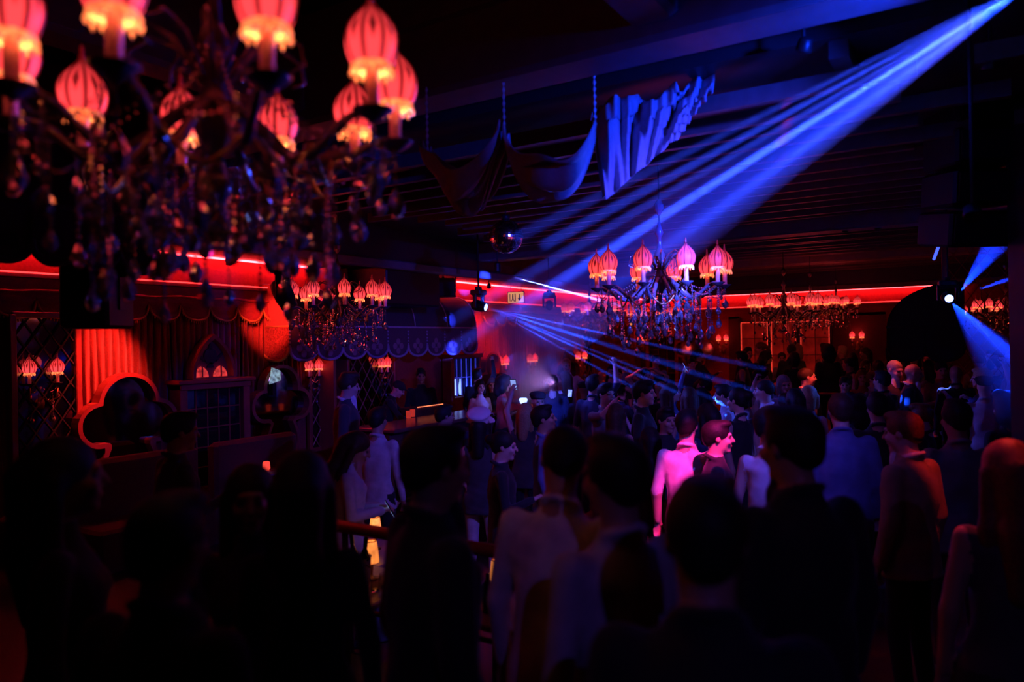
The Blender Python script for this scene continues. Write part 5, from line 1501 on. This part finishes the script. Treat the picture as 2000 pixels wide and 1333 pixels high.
person('man with a bright blue-lit face and shoulder', 1492, 746, 8.7, 300, 'stand', 'crop', 'k', 'a', 'w', bot='n')
person('smiling man with a red-lit profile behind the blue-lit face', 1486, 724, 11.0, 100, 'hold', 'short', 'k', 'a', 'w', bot='k')
person('grey-haired woman with pale collar in the right crowd', 1531, 736, 10.2, 190, 'hold_f', 'bob', 'g', 'a', 'p')
person('man in an orange-lit hoodie facing the tiny lamp', 1576, 722, 10.4, 95, 'stand', 'crop', 'b', 'a', 'c', bot='k')
person('blond woman with brightly blue-lit hair', 1580, 757, 8.2, 45, 'dress', 'bob', 'y', 'a', 'p', up='*', fo='*')
person('woman with long black hair left of the blond one', 1551, 763, 7.9, 10, 'dress', 'long', 'k', 'b', 'k', up='*', fo='*')
person('man with half his face lit blue right of the tiny lamp', 1650, 748, 10.0, 190, 'hold', 'short', 'k', 'a', 'n')
person('dark round head in front of the half-lit blue face', 1672, 778, 7.4, 5, 'stand', 'curly', 'k', 'b', 'k')
person('man in a dull blue shirt with his back to us at right', 1640, 776, 5.9, 15, 'broad', 'short', 'b', 'a', 'b', bot='g', shirt='b')
person('person in a white tank top half hidden by the tall silhouette', 1500, 802, 5.1, 40, 'stand_f', 'short', 'k', 'a', 'w', up='*', fo='*', bot='n')
# --- window silhouettes on the back tier
W_ = 'silhouettes standing before the red windows'
person('silhouette before the left red window', 1461, 680, 14.0, 170, 'stand', 'short', 'k', 'b', 'k', group=W_)
person('silhouette with glass before the gap of the left and middle windows', 1498, 689, 13.8, 100, 'hold', 'curly', 'k', 'b', 'k', group=W_)
person('tall silhouette before the middle red window', 1546, 675, 13.6, 30, 'broad', 'short', 'k', 'b', 'k', shirt='k', group=W_)
person('woman in a pale top before the middle window', 1527, 690, 14.0, 200, 'stand_f', 'pony', 'b', 'a', 'p', group=W_)
person('big black silhouette right of the right red window', 1614, 676, 12.9, 350, 'broad', 'curly', 'k', 'b', 'k', shirt='k', group=W_)
person('black silhouette beside the big one, below the right sconce', 1664, 690, 13.0, 20, 'broad', 'long', 'k', 'b', 'k', shirt='k', group=W_)
# --- right
person('man in a dark suit and tie lit red, looking down', 1748, 708, 9.5, 165, 'suit_talk', 'crop', 'g', 'a', 'h', bot='k')
person('bald man with glasses lit red beside the suited man', 1784, 714, 9.3, 120, 'suit', 'none', 'k', 'b', 'k', shirt='w')
person('bearded man in a dim red-lit shirt facing us at right', 1838, 709, 10.2, 180, 'hold', 'short', 'k', 'a', 'r')
person('bald head rimmed with blue light at right', 1866, 716, 9.6, 20, 'stand', 'none', 'k', 'b', 'k')
person('person with auburn hair glowing red left of the suited man', 1684, 724, 10.6, 200, 'stand_f', 'long', 'r', 'a', 'r')
person('short person with red-lit hair beside the auburn one', 1706, 728, 10.4, 150, 'stand_f', 'short', 'r', 'a', 'p')
person('person in a pale hat holding up an arm below the blue beam', 1922, 738, 8.0, 20, 'raise', 'flatcap', 'h', 'a', 'p')
person('dark curly head right of the grey shirt back', 1965, 775, 6.6, 350, 'stand', 'curly', 'k', 'b', 'k')
person('man with reddish hair in a tan jacket, head turned left', 1762, 812, 4.75, 330, 'suit', 'short', 'r', 'a', 't', bot='k', shirt='w')
person('broad man in a grey shirt with his back to us at right', 1866, 788, 5.2, 5, 'stand', 'short', 'k', 'b', 'g', bot='k')
person('dark figure between the blue shirt and the tan jacket', 1712, 772, 6.6, 10, 'stand', 'short', 'k', 'b', 'k')
# --- the rest of the packed dance floor
rd = random.Random(21)
tries = 0; nfill = 0; USED = set()
while nfill < 46 and tries < 4000:
    tries += 1
    px = rd.uniform(1095, 1985); d = rd.uniform(7.2, 14.8)
    h = rd.uniform(1.58, 1.78)
    g0 = at(px, 700, d); fz = floor_z(g0.x, g0.y)
    if g0.x > XR - .4 or g0.y > YB - 1.6: continue
    py = horizon(px) + (ZC - fz - h) * F / d
    if any((g0.x - a) ** 2 + (g0.y - b) ** 2 < .34 for a, b in TAKEN): continue
    if g0.x < -6.2: continue
    if d < 9 and (1010 < px < 1700): continue
    pose = rd.choice(['stand', 'hold', 'dance', 'dance_f', 'hold_f', 'stand_f', 'raise_f', 'dance', 'dress', 'drink'])
    fem = POSES[pose]['fem']
    hs = rd.choice(['long', 'verylong', 'bob', 'curly', 'pony', 'bun'] if fem else ['short', 'short', 'crop', 'quiff', 'cap']); hcol = rd.choice('kkkbbyr'); tcol = rd.choice('kkkngwphb')
    best = min(NAMED, key=lambda n_: abs(n_[0] - px) + .8 * abs(n_[1] - py) + 18 * n_[3])
    best[3] += 1
    rel = 'behind' if d > best[2] + .3 and abs(best[0] - px) < 22 else ('right of' if px > best[0] else 'left of')
    who = ' '.join(best[4].split(',')[0].split()[:6])
    while who.split()[-1] in ('a', 'and', 'the', 'in', 'with', 'of', 'to', 'from', 'at', 'his', 'her', 'both'): who = ' '.join(who.split()[:-1])
    lab = '%s-haired dancer in %s %s the %s' % ({'k': 'black', 'b': 'brown', 'y': 'blond', 'r': 'auburn'}[hcol] if hs != 'cap' else 'capped', {'k': 'black', 'n': 'navy', 'g': 'grey', 'w': 'white', 'p': 'pale grey', 'h': 'charcoal', 'b': 'blue'}[tcol], rel, who)
    if hs == 'cap': lab = lab.replace('capped-haired', 'capped')
    if lab in USED: lab = {'long': 'long-haired ', 'verylong': 'very long-haired ', 'bob': 'bob-cut ', 'curly': 'curly ', 'pony': 'ponytailed ', 'bun': 'bun-wearing '}.get(hs, 'short ') + lab
    USED.add(lab)
    person(lab, px, py, d, rd.uniform(0, 360), pose, hs, hcol, rd.choice('aabbc'), tcol, None if rd.random() < .5 else '*', rd.choice([None, '*']), rd.choice('kkndg'), group='dim dancers of the packed crowd')
    nfill += 1
# --- what they hold
for kind, p, rz, lab in PROPS:
    who = ' held by the ' + lab
    if kind == 'phone':
        o = MB().bevbox(-.036, .036, -.005, .005, -.07, .07, .003).build('phone', M_black); o.location = p; o.rotation_euler = (.5, 0, rz)
        s_ = MB().box(-.032, .032, -.0065, -.005, -.064, .064).build('screen', mat('phone_screen', (.2, .25, .4), emit=(.3, .42, 1), es=.8), o)
        tag(o, 'phone held by the ' + ' '.join(lab.split()[:8]), 'phone')
    elif kind == 'drink':
        o = MB().lathe([(.028, -.06), (.03, -.055), (.036, .06), (.033, .06), (.027, -.05), (.002, -.052)], 12).build('tumbler', mat('clear_glass')); o.location = p
        tag(o, 'tumbler' + who, 'glass')
    else:
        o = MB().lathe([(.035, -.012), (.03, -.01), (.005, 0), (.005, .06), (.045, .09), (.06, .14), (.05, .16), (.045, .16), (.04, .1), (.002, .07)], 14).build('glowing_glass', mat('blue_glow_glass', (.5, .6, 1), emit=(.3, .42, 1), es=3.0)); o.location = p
        tag(o, 'glowing blue-white glass held by the woman with curly hair', 'glass')
for k, (px, py, dd, lab) in enumerate(((1113, 768, 10.0, 'bright phone screen held up in front of the flat-capped man'),)):
    q = at(px, py, dd)
    o = MB().bevbox(-.03, .03, -.005, .005, -.055, .055, .003).build('phone', M_black); o.location = q; o.rotation_euler = (.1, .1, YAW + .2 * k)
    MB().box(-.026, .026, -.008, -.005, -.048, .048).build('screen', mat('phone_screen_bright', (.3, .35, .5), emit=(.2, .3, 1), es=1.6, enoise=.5, scale=30), o)
    tag(o, lab, 'phone')
